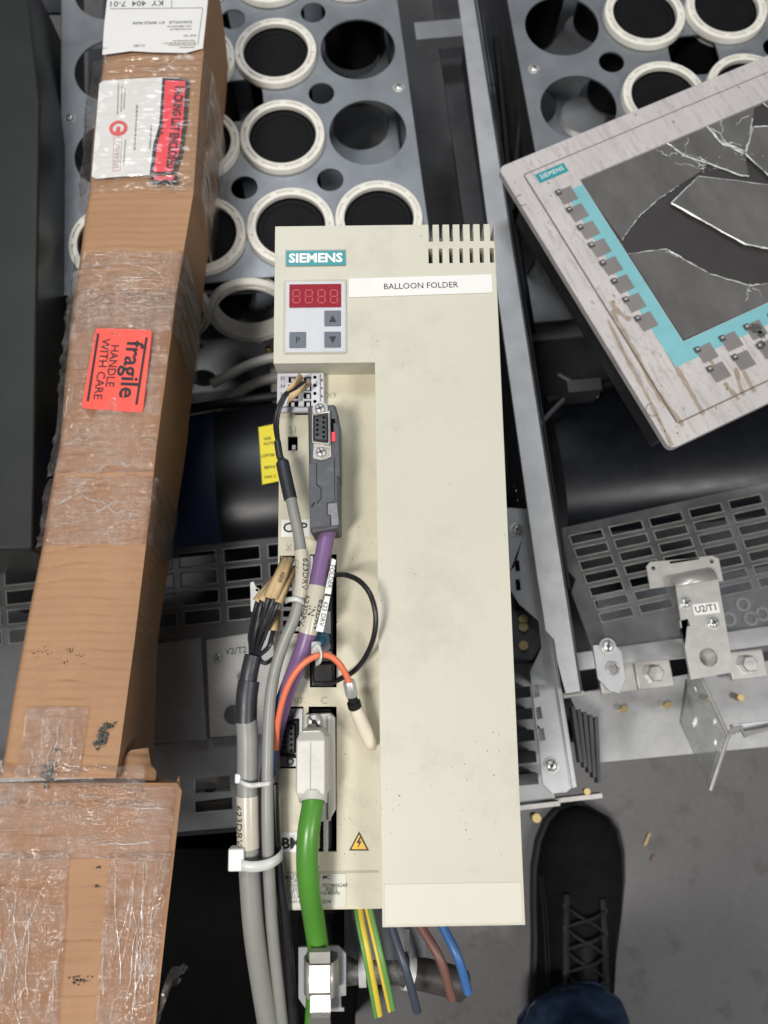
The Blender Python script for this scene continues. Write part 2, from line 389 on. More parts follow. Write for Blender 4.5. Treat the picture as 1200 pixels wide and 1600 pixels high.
def wrap_text(body, size, path, r, off, ang, m, parent, F, flip=1, **k):
    """print running along a round sleeve"""
    me = text_mesh(body, size, ax='LEFT', **k); fr = frames(path)
    acc = [0.]
    for i in range(1, len(path)): acc.append(acc[-1] + (path[i] - path[i - 1]).length)
    inv = MW[root(parent)].inverted() @ F
    for vv in me.vertices:
        s_, a = off + vv.co.x * flip, ang - vv.co.y / r * flip
        j = max([q for q in range(len(acc)) if acc[q] <= s_] or [0]); j = min(j, len(path) - 2)
        t = (s_ - acc[j]) / max(1e-9, acc[j + 1] - acc[j]); p = path[j].lerp(path[j + 1], t)
        _, n, b = fr[j]; vv.co = inv @ (p + (n * math.cos(a) + b * math.sin(a)) * (r + .00012))
    return place('lettering', me, m, parent, smooth=0)
def lab(parent, M, u0, v0, u1, v1, z, m, name, th=.0003, r=.0005):
    a, b = at(u0, v0, z, M), at(u1, v1, z, M)
    return MB().sheet(rrect(min(a.x, b.x), min(a.y, b.y), max(a.x, b.x), max(a.y, b.y), r), [], z, z + th).build(name, m, parent, F=M)

# ============================================================ THE SETTING
fl = MB().grid(lambda a, b: (-4 + 8 * a, -4 + 8 * b, 0), 4, 4).build('floor', concrete); fl['kind'] = 'structure'

# ============================================================ THE TWO BIG INVERTER CHASSIS
YAW = R(6)
ZP = .34                                                         # height of the capacitor deck
def ring_meshes():
    b = MB()
    prof = [(.0432, 0), (.0432, .006), (.0425, .0105), (.0412, .0115), (.0398, .0113), (.0394, .0072), (.0376, .0072),
            (.0372, .0118), (.0352, .0118), (.0342, .0108), (.0338, -.012), (.0352, -.0125), (.0352, 0)]
    prof = [(r_, z_ * .62 if z_ > 0 else z_) for r_, z_ in prof]
    b.lathe(prof, 48, closed=True)
    for k in range(10):
        a = 2 * math.pi * (k + .5) / 10
        b.box(.0374, -.0035, .0038, .0400, .0035, .0069, Matrix.Rotation(a, 4, 'Z'))
    ring = b.mesh('clamp_ring')
    c = MB(); c.lathe([(.0335, -.10), (.0335, .0030), (.0325, .0036), (.0318, .0016), (.028, .0013), (.0275, .0005), (.00001, .0005)], 40)
    
    can = c.mesh('capacitor')
    return ring, can
RING, CAN = ring_meshes()
RING.materials.append(ringw); CAN.materials.append(captop)
def capacitor(parent, p, rotz=0.):
    c = place('capacitor', CAN, None, parent); c.location = (p[0] + random.uniform(-.0006, .0006), p[1] + random.uniform(-.0006, .0006), p[2]); c.rotation_euler = (random.uniform(-.012, .012), random.uniform(-.012, .012), random.uniform(0, 6.28))
    r = place('clamp_ring', RING, None, c)
    return c
def deck(parent, M, outline, centers, small, big, caps, name='deck_plate', flange=.02):
    """perforated capacitor deck: centers = hole centres (local), caps = those that hold a capacitor"""
    holes = [circ(c, .0395, 44) for c in centers] + [circ(c, .0135, 24) for c in small]
    for c in big:
        holes.append([(c[0] + .026 * math.copysign(abs(math.cos(t)) ** .62, math.cos(t)), c[1] + .026 * math.copysign(abs(math.sin(t)) ** .62, math.sin(t)))
                      for t in [2 * math.pi * i / 28 + .1 for i in range(28)]])
    MB().sheet(outline, holes, ZP - .002, ZP).build(name, zinc, parent)
    for i in caps: capacitor(parent, (centers[i][0], centers[i][1], ZP + .0005))

# ---- left chassis
MLC = T(*at(400, 700, 0)) @ Matrix.Rotation(YAW, 4, 'Z')
lc = thing('inverter_chassis', 'zinc inverter chassis with white capacitor rings under the cream drive and carton', 'chassis', MLC, 'inverter chassis lying side by side')
Lp = lambda u, v, z=ZP: at(u, v, z, MLC)
g0 = Lp(443, 218); ex = (Lp(575, 210) - g0).x; ey = (Lp(432, 87) - g0).y
cent, sm, bg, caps = [], [], [], []
open_ = {(-2, 0), (-2, 1), (1, 1), (1, 0), (-2, 2), (0, 3), (-1, 3)}
for i in (-2, -1, 0, 1):
    for j in (-1, 0, 1, 2, 3):
        cent.append((g0.x + i * ex, g0.y + j * ey))
        if (i, j) not in open_: caps.append(len(cent) - 1)
for i in (-2, -1, 0):
    for j in (-1, 0, 1, 2):
        c = (g0.x + (i + .5) * ex, g0.y + (j + .5) * ey)
        (bg if (i, j) in ((-1, 0), (-2, 1)) else sm).append(c)
xl, xr = Lp(95, 300).x, Lp(655, 250).x
y0, y1 = Lp(100, 462).y, g0.y + 3.75 * ey
deck(lc, MLC, [(xl, y0), (xr, y0), (xr, y1), (xl, y1)], cent, sm, bg, caps)
# folded rims of the deck
MB().box(xr - .002, y0, ZP - .12, xr, y1, ZP - .0021).build('side_flange', zinc, lc)
MB().box(xl, y0, ZP - .06, xl + .002, y1, ZP - .0021).build('side_flange', zinc, lc)
for (u, v) in ((110, 185), (623, 137), (128, 452)):
    p = Lp(u, v); screw(lc, (p.x, p.y, ZP), .0042)
# inner plate lower down with smaller holes, seen through the open holes
hin = [circ((c[0], c[1]), .034, 32) for c in cent]
MB().sheet([(xl + .006, y0), (xr - .006, y0), (xr - .006, y1), (xl + .006, y1)], hin, .228, .230).build('inner_plate', zinc, lc)
MB().box(xl + .004, y0 - .004, .10, xr - .004, y1, .105).build('back_plate', steel, lc)
for k, c in enumerate(cent):
    if k not in caps:
        q = MB(); q.lathe([(.016, .105), (.016, .112), (.011, .116), (.010, .112), (.00001, .112)], 24, T(c[0] + .004, c[1] - .012, 0))
        q.build('bushing', ringw, lc)
        MB().box(c[0] + .018, c[1] - .05, .15, c[0] + .022, c[1] + .05, .157).build('bus_bar', steel, lc)
for k in (0, 1, 2):
    yy = g0.y + (k + .62) * ey
    MB().box(xl + .01, yy, .19, xr - .01, yy + .02, .2).build('cross_bar', steel, lc)
# sloping front with two more clamp rings, running down from the deck to the fan
zf = .13; yf = Lp(330, 648, zf).y
def slope(x, t, off=0): return Vector((x, y0 + (yf - y0) * t - off * .3, ZP - .001 + (zf - ZP) * t + off))
nrm = Vector((0, ZP - zf, y0 - yf)); nrm = Vector((0, -(ZP - zf), (y0 - yf))).normalized()
MS = basis(slope(0, 0), (1, 0, 0), nrm); MS_w = MLC @ MS
def sp(u, v):
    q = at(u, v, 0, MS_w); return (q.x, q.y)
out = [sp(100, 466), sp(700, 440), sp(700, 500), sp(455, 528), sp(432, 545), sp(398, 572), sp(396, 630), sp(310, 655), sp(200, 668), sp(110, 560)]
hl = [circ(sp(392, 482), .036, 40), circ(sp(262, 480), .036, 40), circ(sp(318, 592), .014, 24), circ(sp(313, 541), .0035, 12)]
MB().sheet(out, hl, -.002, 0, MS).build('front_plate', zinc, lc)
for q in (sp(392, 482), sp(262, 480)):
    o = place('clamp_ring', RING, None, lc); o.matrix_local = MS @ T(q[0], q[1], .001)
q = sp(300, 505)

screw(lc, MS @ Vector((*sp(405, 530), 0)), .004); screw(lc, MS @ Vector((*sp(420, 545), 0)), .003, brass)
MB().tube(spline([Lp(330, 600, .262), Lp(420, 560, .265), Lp(560, 545, .262)]), .0052).build('cable_duct', pgrey2, lc)
MB().tube(spline([Lp(330, 640, .23), Lp(420, 592, .235), Lp(560, 575, .232)]), .0052).build('cable_duct', pgrey2, lc)
a = Lp(440, 590, .22); MB().box(a.x - .012, a.y - .03, .2, a.x + .018, a.y + .04, .225).build('terminal_bridge', pgrey2, lc, bevel=.002)

# fan housing (black volute)
def volute(parent, M, u0, u1, vt, vb, z, bulge, mblue):
    a, b = at(u0, vt, z, M), at(u1, vt, z, M); yb = at((u0 + u1) / 2, vb, z, M).y; yt = at((u0 + u1) / 2, vt, z, M).y
    n = 26; top = [(a.x + (b.x - a.x) * i / n, yt - bulge * (2 * i / n - 1) ** 2) for i in range(n + 1)]
    pts = [(a.x, yb), (b.x, yb)] + top[::-1]
    def barrel(x0, x1, lift, nm, mm):
        def g(aa, bb_):
            x = x0 + (x1 - x0) * aa; t = (x - a.x) / (b.x - a.x); ye = yt - bulge * (2 * t - 1) ** 2; th = math.pi * (.02 + .96 * bb_)
            yc, hw = (yb + ye) / 2, (ye - yb) / 2
            return Vector((x, yc - hw * math.cos(th), z - .05 + (.05 + lift) * max(0, math.sin(th)) ** .55))
        MB().grid(g, 30, 28).build(nm, mm, parent, smooth=80)
    barrel(a.x, b.x, 0., 'fan_housing', blackg)
    rim = [(p[0], p[1]) for p in top]
    MB().tube([Vector((p[0], p[1] + .001, z - .018)) for p in rim], .0045).build('housing_rim', blackp, parent)
    
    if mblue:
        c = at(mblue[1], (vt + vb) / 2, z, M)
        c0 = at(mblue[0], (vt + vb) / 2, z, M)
        barrel(c0.x, c.x, .0012, 'housing_reflection', blue_sheen)  # blue reflection laid over the black barrel as a tinted skin
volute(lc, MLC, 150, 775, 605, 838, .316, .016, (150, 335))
s = [Lp(404, 668, .3172), Lp(450, 658, .3172), Lp(455, 748, .3172), Lp(410, 757, .3172)]
st = MB().sheet([(p.x, p.y) for p in s], [], .3172, .3175).build('warning_sticker', yel, lc)
for tx, u, v in (('GER', 412, 686), ('ROTE', 412, 694), ('LÜFTER W', 408, 713), ('BEWA', 413, 731), ('FAN C', 413, 746)):
    p = Lp(u, v, .3177); text(tx, .0038, black_ink, st, T(p.x, p.y, .3177) @ Matrix.Rotation(R(1), 4, 'Z'), bold=.02, ax='LEFT')

# shroud: smoky clear polycarbonate with slots; each piece lies on its own plane
def shroud(parent, M, outline, slots, z, name='slotted_shroud'):
    o = [tuple(at(u, v, z, M).xy) for u, v in outline]; hs = []
    for s in slots: hs.append([tuple(at(u, v, z, M).xy) for u, v in s])
    sh = MB().sheet(o, hs, z - .002, z).build(name, poly, parent)
    for h in hs:                                                # the sawn rims of the slots catch the light
        c = Vector((sum(p[0] for p in h) / 4, sum(p[1] for p in h) / 4)); big = []
        for p in h:
            d = Vector(p) - c; big.append((p[0] + math.copysign(.0010, d.x), p[1] + math.copysign(.0010, d.y)))
        MB().sheet(big, [h], z + .0002, z + .0005).build('slot_rim', polyrim, sh)
    return sh
slots = []
for i, u0 in enumerate((-128, -60, 8, 76, 144, 213, 281, 350, 419, 487, 556, 625, 694)):
    for j in range(4):
        uu, vv = u0 + 2.3 * j, 866 - 7.2 * (u0 - 281) / 69 + 30.2 * j
        slots.append([(uu, vv), (uu + 55, vv - 5.8), (uu + 56, vv + 14), (uu + 1, vv + 20)])
zs = .297
shroud(lc, MLC, [(-180, 905), (775, 802), (800, 1075), (800, 1180), (-200, 1290)], slots, zs)
# terminal bars under the clear shroud
zb = .278
def plate(parent, M, pts, z, th, m, name, **k):
    return MB().sheet([tuple(at(u, v, z, M).xy) for u, v in pts], [], z - th, z).build(name, m, parent, F=M, **k)
o = [tuple(Lp(u, v, zb).xy) for u, v in ((322, 1000), (425, 983), (440, 1145), (328, 1152))]
tb = MB().sheet(o, [circ(Lp(364, 1117, zb).xy, .0085, 24)], zb - .004, zb).build('terminal_bar', mat('bright_tin', (.66, .64, .61), .4, .4, var=.08), lc, bevel=.0006)
for u, v in ((342, 1028), (378, 1058)): p = Lp(u, v, zb); screw(lc, (p.x, p.y, zb), .0042, slot='cross')
p = Lp(369, 1017, zb); pl = MB().box(p.x - .0125, p.y - .0048, zb + .0002, p.x + .0125, p.y + .0048, zb + .0006).build('terminal_label', white, tb)
text('V2/T2', .0082, black_ink, pl, T(p.x, p.y, zb + .0008), bold=.015)
for k in (-2, -1, 1, 2, 3):
    u = 370 + 112 * k
    plate(lc, MLC, [(u - 45, 1000 - 11 * k), (u + 55, 985 - 11 * k), (u + 65, 1145 - 11 * k), (u - 42, 1152 - 11 * k)], zb, .004, steel, 'terminal_bar', bevel=.0006)
plate(lc, MLC, [(-260, 1010), (800, 890), (800, 1105), (-280, 1215)], .225, .004, dsteel, 'insulating_board')
for u0 in (240, 290):
    a, b = Lp(u0, 1000, .255), Lp(u0 + 38, 1110, .255); MB().box(a.x, b.y, .2265, b.x, a.y, .255).build('terminal_block', blackp, lc, bevel=.002)
# bottom sheet of the chassis
zl = .262
sl = [[tuple(Lp(u, v, zl).xy) for u, v in q] for q in (((304, 1218), (358, 1212), (360, 1236), (305, 1240)), ((304, 1253), (362, 1246), (363, 1264), (305, 1270)))]
MB().sheet([tuple(Lp(u, v, zl).xy) for u, v in ((-260, 1215), (800, 1105), (800, 1225), (380, 1292), (-280, 1345))], sl, zl - .003, zl).build('end_sheet', zinc2, lc, bevel=.0006)
a, b = Lp(296, 1208, .243), Lp(372, 1276, .243); MB().box(a.x, b.y, .238, b.x, a.y, .243).build('latch_plate', tin, lc)
p = Lp(330, 1232, .243); MB().lathe([(.005, .243), (.005, .247), (.00001, .248)], 20, T(p.x, p.y, 0)).build('rivet', dsteel, lc)
e0, e1 = Lp(-280, 1345, zl), Lp(800, 1225, zl)
MB().sheet([(Lp(-280, 1346, zl).x, Lp(-280, 1346, zl).y), (Lp(380, 1293, zl).x, Lp(380, 1293, zl).y), (Lp(380, 1299, zl).x, Lp(380, 1299, zl).y), (Lp(-280, 1352, zl).x, Lp(-280, 1352, zl).y)], [], zl - .03, zl - .001).build('end_lip', dsteel, lc)
yA = Lp(380, 1288, zl).y + .012
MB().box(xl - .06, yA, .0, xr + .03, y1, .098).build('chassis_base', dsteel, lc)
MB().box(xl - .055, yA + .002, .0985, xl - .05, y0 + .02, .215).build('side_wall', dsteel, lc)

# right flange of the left chassis (screwed strip beside the drive)
zr = .318
q = lambda u, v: tuple(Lp(u, v, zr).xy)
fo = [q(770, 792), q(828, 795), q(832, 800), q(897, 1228), q(886, 1238), q(862, 1240), q(848, 1225), q(828, 1050), q(846, 1012), q(842, 970), q(812, 945), q(790, 910)]
MB().sheet(fo, [[q(804 + k * 1.2, 876 + k * 30), q(811 + k * 1.2, 875 + k * 30), q(813 + k * 1.2, 892 + k * 30), q(806 + k * 1.2, 893 + k * 30)] for k in (0, 1)] +
           [[q(832 + k * 4.5, 1072 + k * 34), q(840 + k * 4.5, 1070 + k * 34), q(843 + k * 4.5, 1088 + k * 34), q(835 + k * 4.5, 1090 + k * 34)] for k in (0, 1, 2)], zr - .002, zr).build('mounting_flange', zinc2, lc, bevel=.0004)
MB().sheet([q(826, 796), q(833, 796), q(901, 1230), q(893, 1232)], [], zr - .012, zr + .003).build('flange_edge', zinc2, lc, bevel=.0008)
for u, v in ((808, 828), (861, 1196)): p = Lp(u, v, zr); screw(lc, (p.x, p.y, zr), .0048, slot='cross' if v < 900 else 'slot', a=.5)
tb2 = MB().sheet([tuple(Lp(u, v, .30).xy) for u, v in ((780, 950), (832, 955), (845, 975), (846, 1010), (832, 1032), (780, 1030))], [], .23, .30).build('terminal_strip', slate, lc, bevel=.001)
for v in (968, 980, 1009):
    p = Lp(817, v, .3005); MB().cyl((p.x, p.y), .0042, .30, .304, 16).build('terminal_screw', brass, tb2)
for k in range(5):
    u, v = 796 + 3 * k, 1075 + 34 * k
    plate(lc, MLC, [(u, v), (u + 32, v - 3), (u + 34, v + 14), (u + 2, v + 17)], .285, .02, dsteel, 'fuse_carrier')
plate(lc, MLC, [(790, 1040), (845, 1035), (868, 1258), (806, 1262)], .262, .003, steel, 'flange_backing')
a = Lp(836, 1256, .27); MB().box(a.x - .03, a.y - .004, .255, a.x + .022, a.y, .27).build('end_bracket', tin, lc)
p = Lp(838, 1278, .25); MB().cyl((p.x, p.y), .004, .235, .252, 16).build('terminal_screw', brass, lc)

# ---- right chassis
MRC = T(*at(1000, 700, 0)) @ Matrix.Rotation(YAW, 4, 'Z')
rc = thing('inverter_chassis', 'zinc inverter chassis with capacitor rings under the cracked operator panel', 'chassis', MRC, 'inverter chassis lying side by side')
Rp = lambda u, v, z=ZP: at(u, v, z, MRC)
h0 = Rp(904, 167); exr = (Rp(1033, 146) - h0).x; eyr = (Rp(877, 40) - h0).y
cent, sm, bg, caps = [], [], [], []
for i in range(4):
    for j in (-1, 0, 1, 2):
        cent.append((h0.x + i * exr, h0.y + j * eyr + (.0 if i else 0)))
        if not (i == 0 and j in (0, 1)): caps.append(len(cent) - 1)
for i in range(3):
    for j in (-1, 0, 1): (bg if i == 1 and j == 0 else sm).append((h0.x + (i + .5) * exr, h0.y + (j + .5) * eyr))
xl2 = Rp(815, 120).x; xr2 = h0.x + 3.6 * exr; y02 = Rp(880, 330).y; y12 = h0.y + 2.7 * eyr
deck(rc, MRC, [(xl2, y02), (xr2, y02), (xr2, y12), (xl2, y12)], cent, sm, bg, caps)
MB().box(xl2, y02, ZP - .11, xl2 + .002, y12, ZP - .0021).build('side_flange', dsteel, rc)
p = Rp(834, 108); screw(rc, (p.x, p.y, ZP), .0042)
MB().sheet([(xl2 - .035, y02 - .06), (xr2, y02 - .06), (xr2, y12), (xl2 - .035, y12)], [circ((c[0] - .012, c[1]), .030, 32) for c in cent] + [circ((xl2 - .004, h0.y + .02 + k * .095), .026, 28) for k in (0, 1)], .228, .230).build('inner_plate', zinc, rc)
MB().box(xl2 - .03, y02 - .02, .10, xr2, y12, .105).build('back_plate', steel, rc)
for k, c in enumerate(cent):
    if k not in caps:
        MB().lathe([(.016, .105), (.016, .112), (.011, .116), (.010, .112), (.00001, .112)], 24, T(c[0] - .02, c[1] - .004, 0)).build('bushing', ringw, rc)
        # bare can seen beside the hole
        MB().lathe([(.030, .15), (.030, .232), (.026, .236), (.00001, .236)], 32, T(c[0] + .045, c[1] - .025, 0)).build('capacitor_can', steel, rc)
a, b = Rp(790, 0), Rp(812, 330)
MB().tube([Rp(800, -10, .30), Rp(812, 190, .30), Rp(800, 330, .29)], .004).build('wiring_loom', blackp, rc)
MB().tube([Rp(776, 60, .27), Rp(800, 330, .26), Rp(830, 520, .26)], .005).build('wiring_loom', blackp, rc)
# left rail of the right chassis
zt = .36
q = lambda u, v, z=zt: tuple(Rp(u, v, z).xy)
rail = [q(712, -30), q(736, -30), q(806, 420), q(858, 760), q(907, 1080), q(884, 1084), q(870, 1030), q(866, 1000), q(852, 985), q(848, 955), q(839, 900), q(817, 742), q(762, 350)]
MB().sheet(rail, [], zt - .002, zt).build('side_rail', zinc2, rc, bevel=.0004)
e = [Vector((*q(737, -30), zt - .003)), Vector((*q(807, 420), zt - .003)), Vector((*q(859, 760), zt - .003)), Vector((*q(908, 1080), zt - .003))]
bb = MB()
for a, b in zip(e, e[1:]): bb.add([a, b, b - Vector((0, 0, .24)), a - Vector((0, 0, .24)), a + Vector((.002, 0, 0)), b + Vector((.002, 0, 0)), b + Vector((.002, 0, -.24)), a + Vector((.002, 0, -.24))], [(0, 1, 2, 3), (7, 6, 5, 4), (0, 4, 5, 1), (2, 6, 7, 3), (1, 5, 6, 2), (0, 3, 7, 4)])
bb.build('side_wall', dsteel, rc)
e2 = [Vector((*q(u + 5.5, v), zt + .001)) for u, v in ((737, -30), (807, 420), (859, 760), (884, 920))]
MB().tube(e2, .0011, 6).build('rail_seal', blackp, rc)
# inner wall left of the rail
a, b = Rp(640, 0, .3), Rp(740, 330, .3)
MB().sheet([q(672, -30, .25), q(712, -30, .25), q(790, 470, .25), q(742, 470, .25)], [], .246, .25).build('gap_plate', dsteel, rc)
a = Rp(690, 45, .3); MB().box(a.x - .03, a.y - .012, .285, a.x + .03, a.y + .012, .3).build('cross_bracket', steel, rc)
# fan housing under the panel
volute(rc, MRC, 850, 1420, 560, 800, .30, .02, None)
for pts in (((872, 585), (935, 620)), ((905, 600), (838, 668))):
    MB().tube([Rp(pts[0][0], pts[0][1], .31), Rp(pts[1][0], pts[1][1], .31)], .0028).build('wire_guard', dsteel, rc)
a = Rp(905, 615, .31); MB().box(a.x - .016, a.y - .006, .3, a.x + .016, a.y + .006, .33).build('angle_bracket', dsteel, rc)
# slotted clear shroud, yawed a little more
slots = []
for i in range(6):
    for j in range(7 if i else 7):
        u, v = 890 + 62 * i + 7.7 * j, 838 - 13.6 * i + 20.3 * j
        slots.append([(u, v), (u + 49, v - 10.5), (u + 53.5, v + 1.5), (u + 4.5, v + 12)])
slots2 = [s for k, s in enumerate(slots)]
zq = .315
shroud(rc, MRC, [(878, 825), (1330, 725), (1372, 930), (1365, 1010), (930, 1030), (915, 985), (893, 925), (900, 905), (885, 888)], slots2, zq)
# bottom: steel foot sheet with studs and bolts
zg = .245
MB().sheet([tuple(Rp(u, v, zg).xy) for u, v in ((888, 1085), (1330, 1010), (1380, 1150), (935, 1192))], [], zg - .004, zg).build('foot_sheet', mat('foot_steel', (.33, .33, .335), .45, .6, var=.12, vscale=40, dirt=.3, dscale=90, dcol=(.16, .16, .16)), rc, bevel=.0008)
for u, v in ((972, 1108), (1040, 1102), (1105, 1092), (1152, 1090)):
    p = Rp(u, v, zg); MB().cyl((p.x, p.y), .0032, zg, zg + .008, 12).build('threaded_stud', brass, rc)
MB().sheet([tuple(Rp(u, v, .27).xy) for u, v in ((900, 1020), (1330, 960), (1335, 990), (905, 1048))], [], .266, .27).build('support_rail', zinc2, rc, bevel=.0006)
for u, v in ((1022, 1053), (1168, 1038), (965, 1060)):
    p = Rp(u, v, .262); MB().box(p.x - .017, p.y - .013, .255, p.x + .017, p.y + .013, .262).build('bolt_tab', tin, rc, bevel=.0008)
    if u > 1000: MB().lathe([(.0082, 0), (.0082, .005), (.007, .0065), (.00001, .0066)], 6, T(p.x, p.y, .2622)).build('hex_bolt', screwm, rc, smooth=20)
plate(rc, MRC, [(930, 930), (1340, 860), (1345, 955), (950, 1015)], .262, .004, slate, 'insulating_board')
for u, v in ((1138, 968), (1160, 945), (1190, 960), (1215, 935), (1172, 967)):
    p = Rp(u, v, .262); MB().lathe([(.0045, 0), (.0045, .002), (.007, .002), (.007, 0)], 20, T(p.x, p.y, .2622), closed=True).build('board_ring', slate2, rc)
MB().box(xl2 - .01, Rp(950, 1080, .1).y, 0, xr2, y12, .097).build('chassis_base', dsteel, rc)
# U2/T1 bracket on top of the shroud
zu = .328
up = [(1056, 918), (1122, 905), (1147, 1050), (1080, 1062), (1070, 1010)]
ob = MB().sheet([tuple(Rp(u, v, zu).xy) for u, v in up], [circ(Rp(1107, 1027, zu).xy, .0078, 24), [tuple(Rp(u, v, zu).xy) for u, v in ((1062, 970), (1075, 967), (1079, 978), (1064, 981))]], zu - .003, zu).build('terminal_bracket', tin, rc, bevel=.0005)
cv = []
for k in range(7):
    t = k / 6; cv.append((math.sin(t * 1.5) * .012, math.cos(t * 1.5) * .012 - .012))
A0, A1 = Rp(1056, 918, zu), Rp(1122, 905, zu); dn = Vector((-(A1 - A0).y, (A1 - A0).x, 0)).normalized()
bb = MB(); vs = []
for dy, dz in cv: vs += [A0 + dn * dy + Vector((0, 0, dz)), A1 + dn * dy + Vector((0, 0, dz))]
bb.add(vs, [(2 * i, 2 * i + 1, 2 * i + 3, 2 * i + 2) for i in range(6)]); bb.build('bracket_bend', tin, ob, solid=.0015)
zt2 = .3175
MB().sheet([tuple(Rp(u, v, zt2).xy) for u, v in ((1016, 920), (1010, 885), (1016, 878), (1075, 873), (1112, 868), (1123, 873), (1130, 908), (1062, 914))], [circ(Rp(1021, 888, zt2).xy, .002, 12), circ(Rp(1112, 877, zt2).xy, .002, 12), [tuple(Rp(u, v, zt2).xy) for u, v in ((1046, 877), (1092, 871), (1093, 874), (1047, 881))]], zt2 - .0018, zt2).build('bracket_foot', tin, ob)
for u, v in ((1071, 942), (1114, 973)): p = Rp(u, v, zu); screw(rc, (p.x, p.y, zu), .0046)
p = Rp(1103, 951, zu); ql = MB().box(p.x - .0115, p.y - .0048, zu + .0002, p.x + .0115, p.y + .0048, zu + .0006).build('terminal_label', white, ob)
text('U2/T1', .0078, black_ink, ql, T(p.x, p.y, zu + .0008) @ Matrix.Rotation(R(2), 4, 'Z'), bold=.015)
p = Rp(1107, 1027, .30); MB().cyl((p.x, p.y), .0085, .29, .302, 24).build('bracket_bolt', tin, rc)
# clear barrier standing up in front of the bracket
b0, b1, b2, b3, b4 = Rp(1085, 1035, .315), Rp(1138, 1150, .34), Rp(1110, 1235, .33), Rp(1062, 1128, .315), Rp(1072, 1060, .30)
MB().add([b0, b1, b2, b3, b4], [(0, 1, 2, 3, 4)]).build('barrier_sheet', polyc, rc, solid=.0016)
MB().tube([b0, b0.lerp(b1, .5), b1, b2], .0016, 6).build('barrier_edge', tin, rc)
MB().tube([b1, b1 + Vector((.004, .006, .004)), b1 + Vector((.010, .006, .004)), b1 + Vector((.013, -.001, 0)), Rp(1240, 1128, .335)], .0018, 6).build('barrier_edge', tin, rc)
A, B = Rp(1150, 1142, .335), Rp(1240, 1130, .335)
MB().box(A.x, B.y - .004, .325, B.x, A.y + .005, .331).build('barrier_rail', zinc2, rc)
MB().tube([Rp(975, 1037, .318), Rp(1095, 1025, .32)], .0008, 6).build('barrier_wire', tin, rc)
# small catch at the shroud corner
fo = [tuple(Rp(u, v, .32).xy) for u, v in ((926, 1008), (960, 1006), (972, 1018), (978, 1062), (968, 1084), (952, 1080), (934, 1060))]
ct = MB().sheet(fo, [circ(Rp(958, 1044, .32).xy, .0042, 20)], .317, .32).build('shroud_catch', zinc2, rc, bevel=.0005)
p = Rp(949, 1010, .32); screw(rc, (p.x, p.y, .3202), .005, slot='slot', a=.9)
MB().tube([Vector((Rp(958, 1044, .321).x + .0052 * math.cos(t), Rp(958, 1044, .321).y + .0052 * math.sin(t), .3212)) for t in [k * .35 for k in range(19)]], .0009, 6).build('catch_ring', tin, ct)
# stacked contact blades at the rail's end
for k in range(5):
    plate(rc, MRC, [(893 + 9 * k, 1105 + 4 * k), (899 + 9 * k, 1104 + 4 * k), (911 + 7 * k, 1190 + 8 * k), (906 + 7 * k, 1192 + 8 * k)], .30 - .006 * k, .012, dsteel, 'contact_blade')
a = Rp(910, 1243, .25); MB().box(a.x - .028, a.y - .004, .236, a.x + .018, a.y, .25).build('end_bracket', tin, rc)
p = Rp(915, 1236, .25); MB().cyl((p.x, p.y), .003, .25, .256, 14).build('terminal_screw', brass, rc)
a = Rp(885, 1088, .34); MB().tube([Rp(880, 1087, .345), Rp(912, 1083, .345)], .0025, 8).build('rail_end', tin, rc)

# ---- dark cabinet at the far left
MC = T(*at(-60, 400, 0)) @ Matrix.Rotation(R(4), 4, 'Z')
cb = thing('steel_cabinet', 'plain dark steel cabinet wall beside the taped carton', 'cabinet', MC)
q = lambda u, v, z=.40: tuple(at(u, v, z, MC).xy)
MB().sheet([q(-300, -60), q(38, -60), q(62, 160), q(50, 860), q(-300, 860)], [], .02, .40).build('cabinet_body', mat('cabinet_black_paint', (.022, .024, .023), .35, var=.2, vscale=6, dirt=.1, dcol=(.06, .06, .06)), cb, bevel=.003)
MB().sheet([q(40, -30, .30), q(100, -30, .30), q(105, 140, .30), q(66, 140, .30)], [[q(70, 20, .30), q(95, 20, .30), q(95, 80, .30), q(75, 90, .30)]], .297, .30).build('hinge_plate', dsteel, cb)
for k in range(4):
    MB().tube(spline([at(60 + 9 * k, 40 + 9 * k, .31, MC), at(72 + 7 * k, 90, .30, MC), at(68 + 10 * k, 130, .305, MC)]), .0018, 8).build('loose_wire', [blackw, tin, brnw, greysh][k], cb)
# ---- low black block, added for the deep shade on the floor by the left chassis
ME = T(*at(330, 1500, 0))
ec = thing('floor_shade_block', 'added low black block standing in for deep shade on the floor under the hanging cables', 'shade block', ME)
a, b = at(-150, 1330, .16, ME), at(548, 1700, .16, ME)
MB().sheet(rrect(a.x, b.y, b.x, a.y, .02), [], .012, .13).build('shade_block_body', void, ec, bevel=.004)
MB().sheet(rrect(a.x - .003, b.y - .003, b.x + .003, a.y + .003, .022), [], .131, .16).build('shade_block_top', void, ec, bevel=.006)
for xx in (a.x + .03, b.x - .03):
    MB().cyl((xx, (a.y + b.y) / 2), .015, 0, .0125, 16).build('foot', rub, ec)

# ============================================================ MAIN DRIVE
DW, DL, SX, SY, RD, LB = .135, .400, .0603, .0889, .0202, .397
MD = T(-.067, .2924, .5875) @ Matrix.Rotation(.0148, 4, 'Z') @ Matrix.Rotation(.0015, 4, 'Y') @ Matrix.Rotation(.0805, 4, 'X')
BASE = .268
MDB = MD @ T(0, 0, -BASE)                                        # thing frame: origin at the back of the drive
dr = thing('servo_drive', 'cream servo drive with BALLOON FOLDER label and red display, lying on the zinc chassis', 'drive', MDB)
D = lambda u, v, z=0.: at(u, v, z, MD)
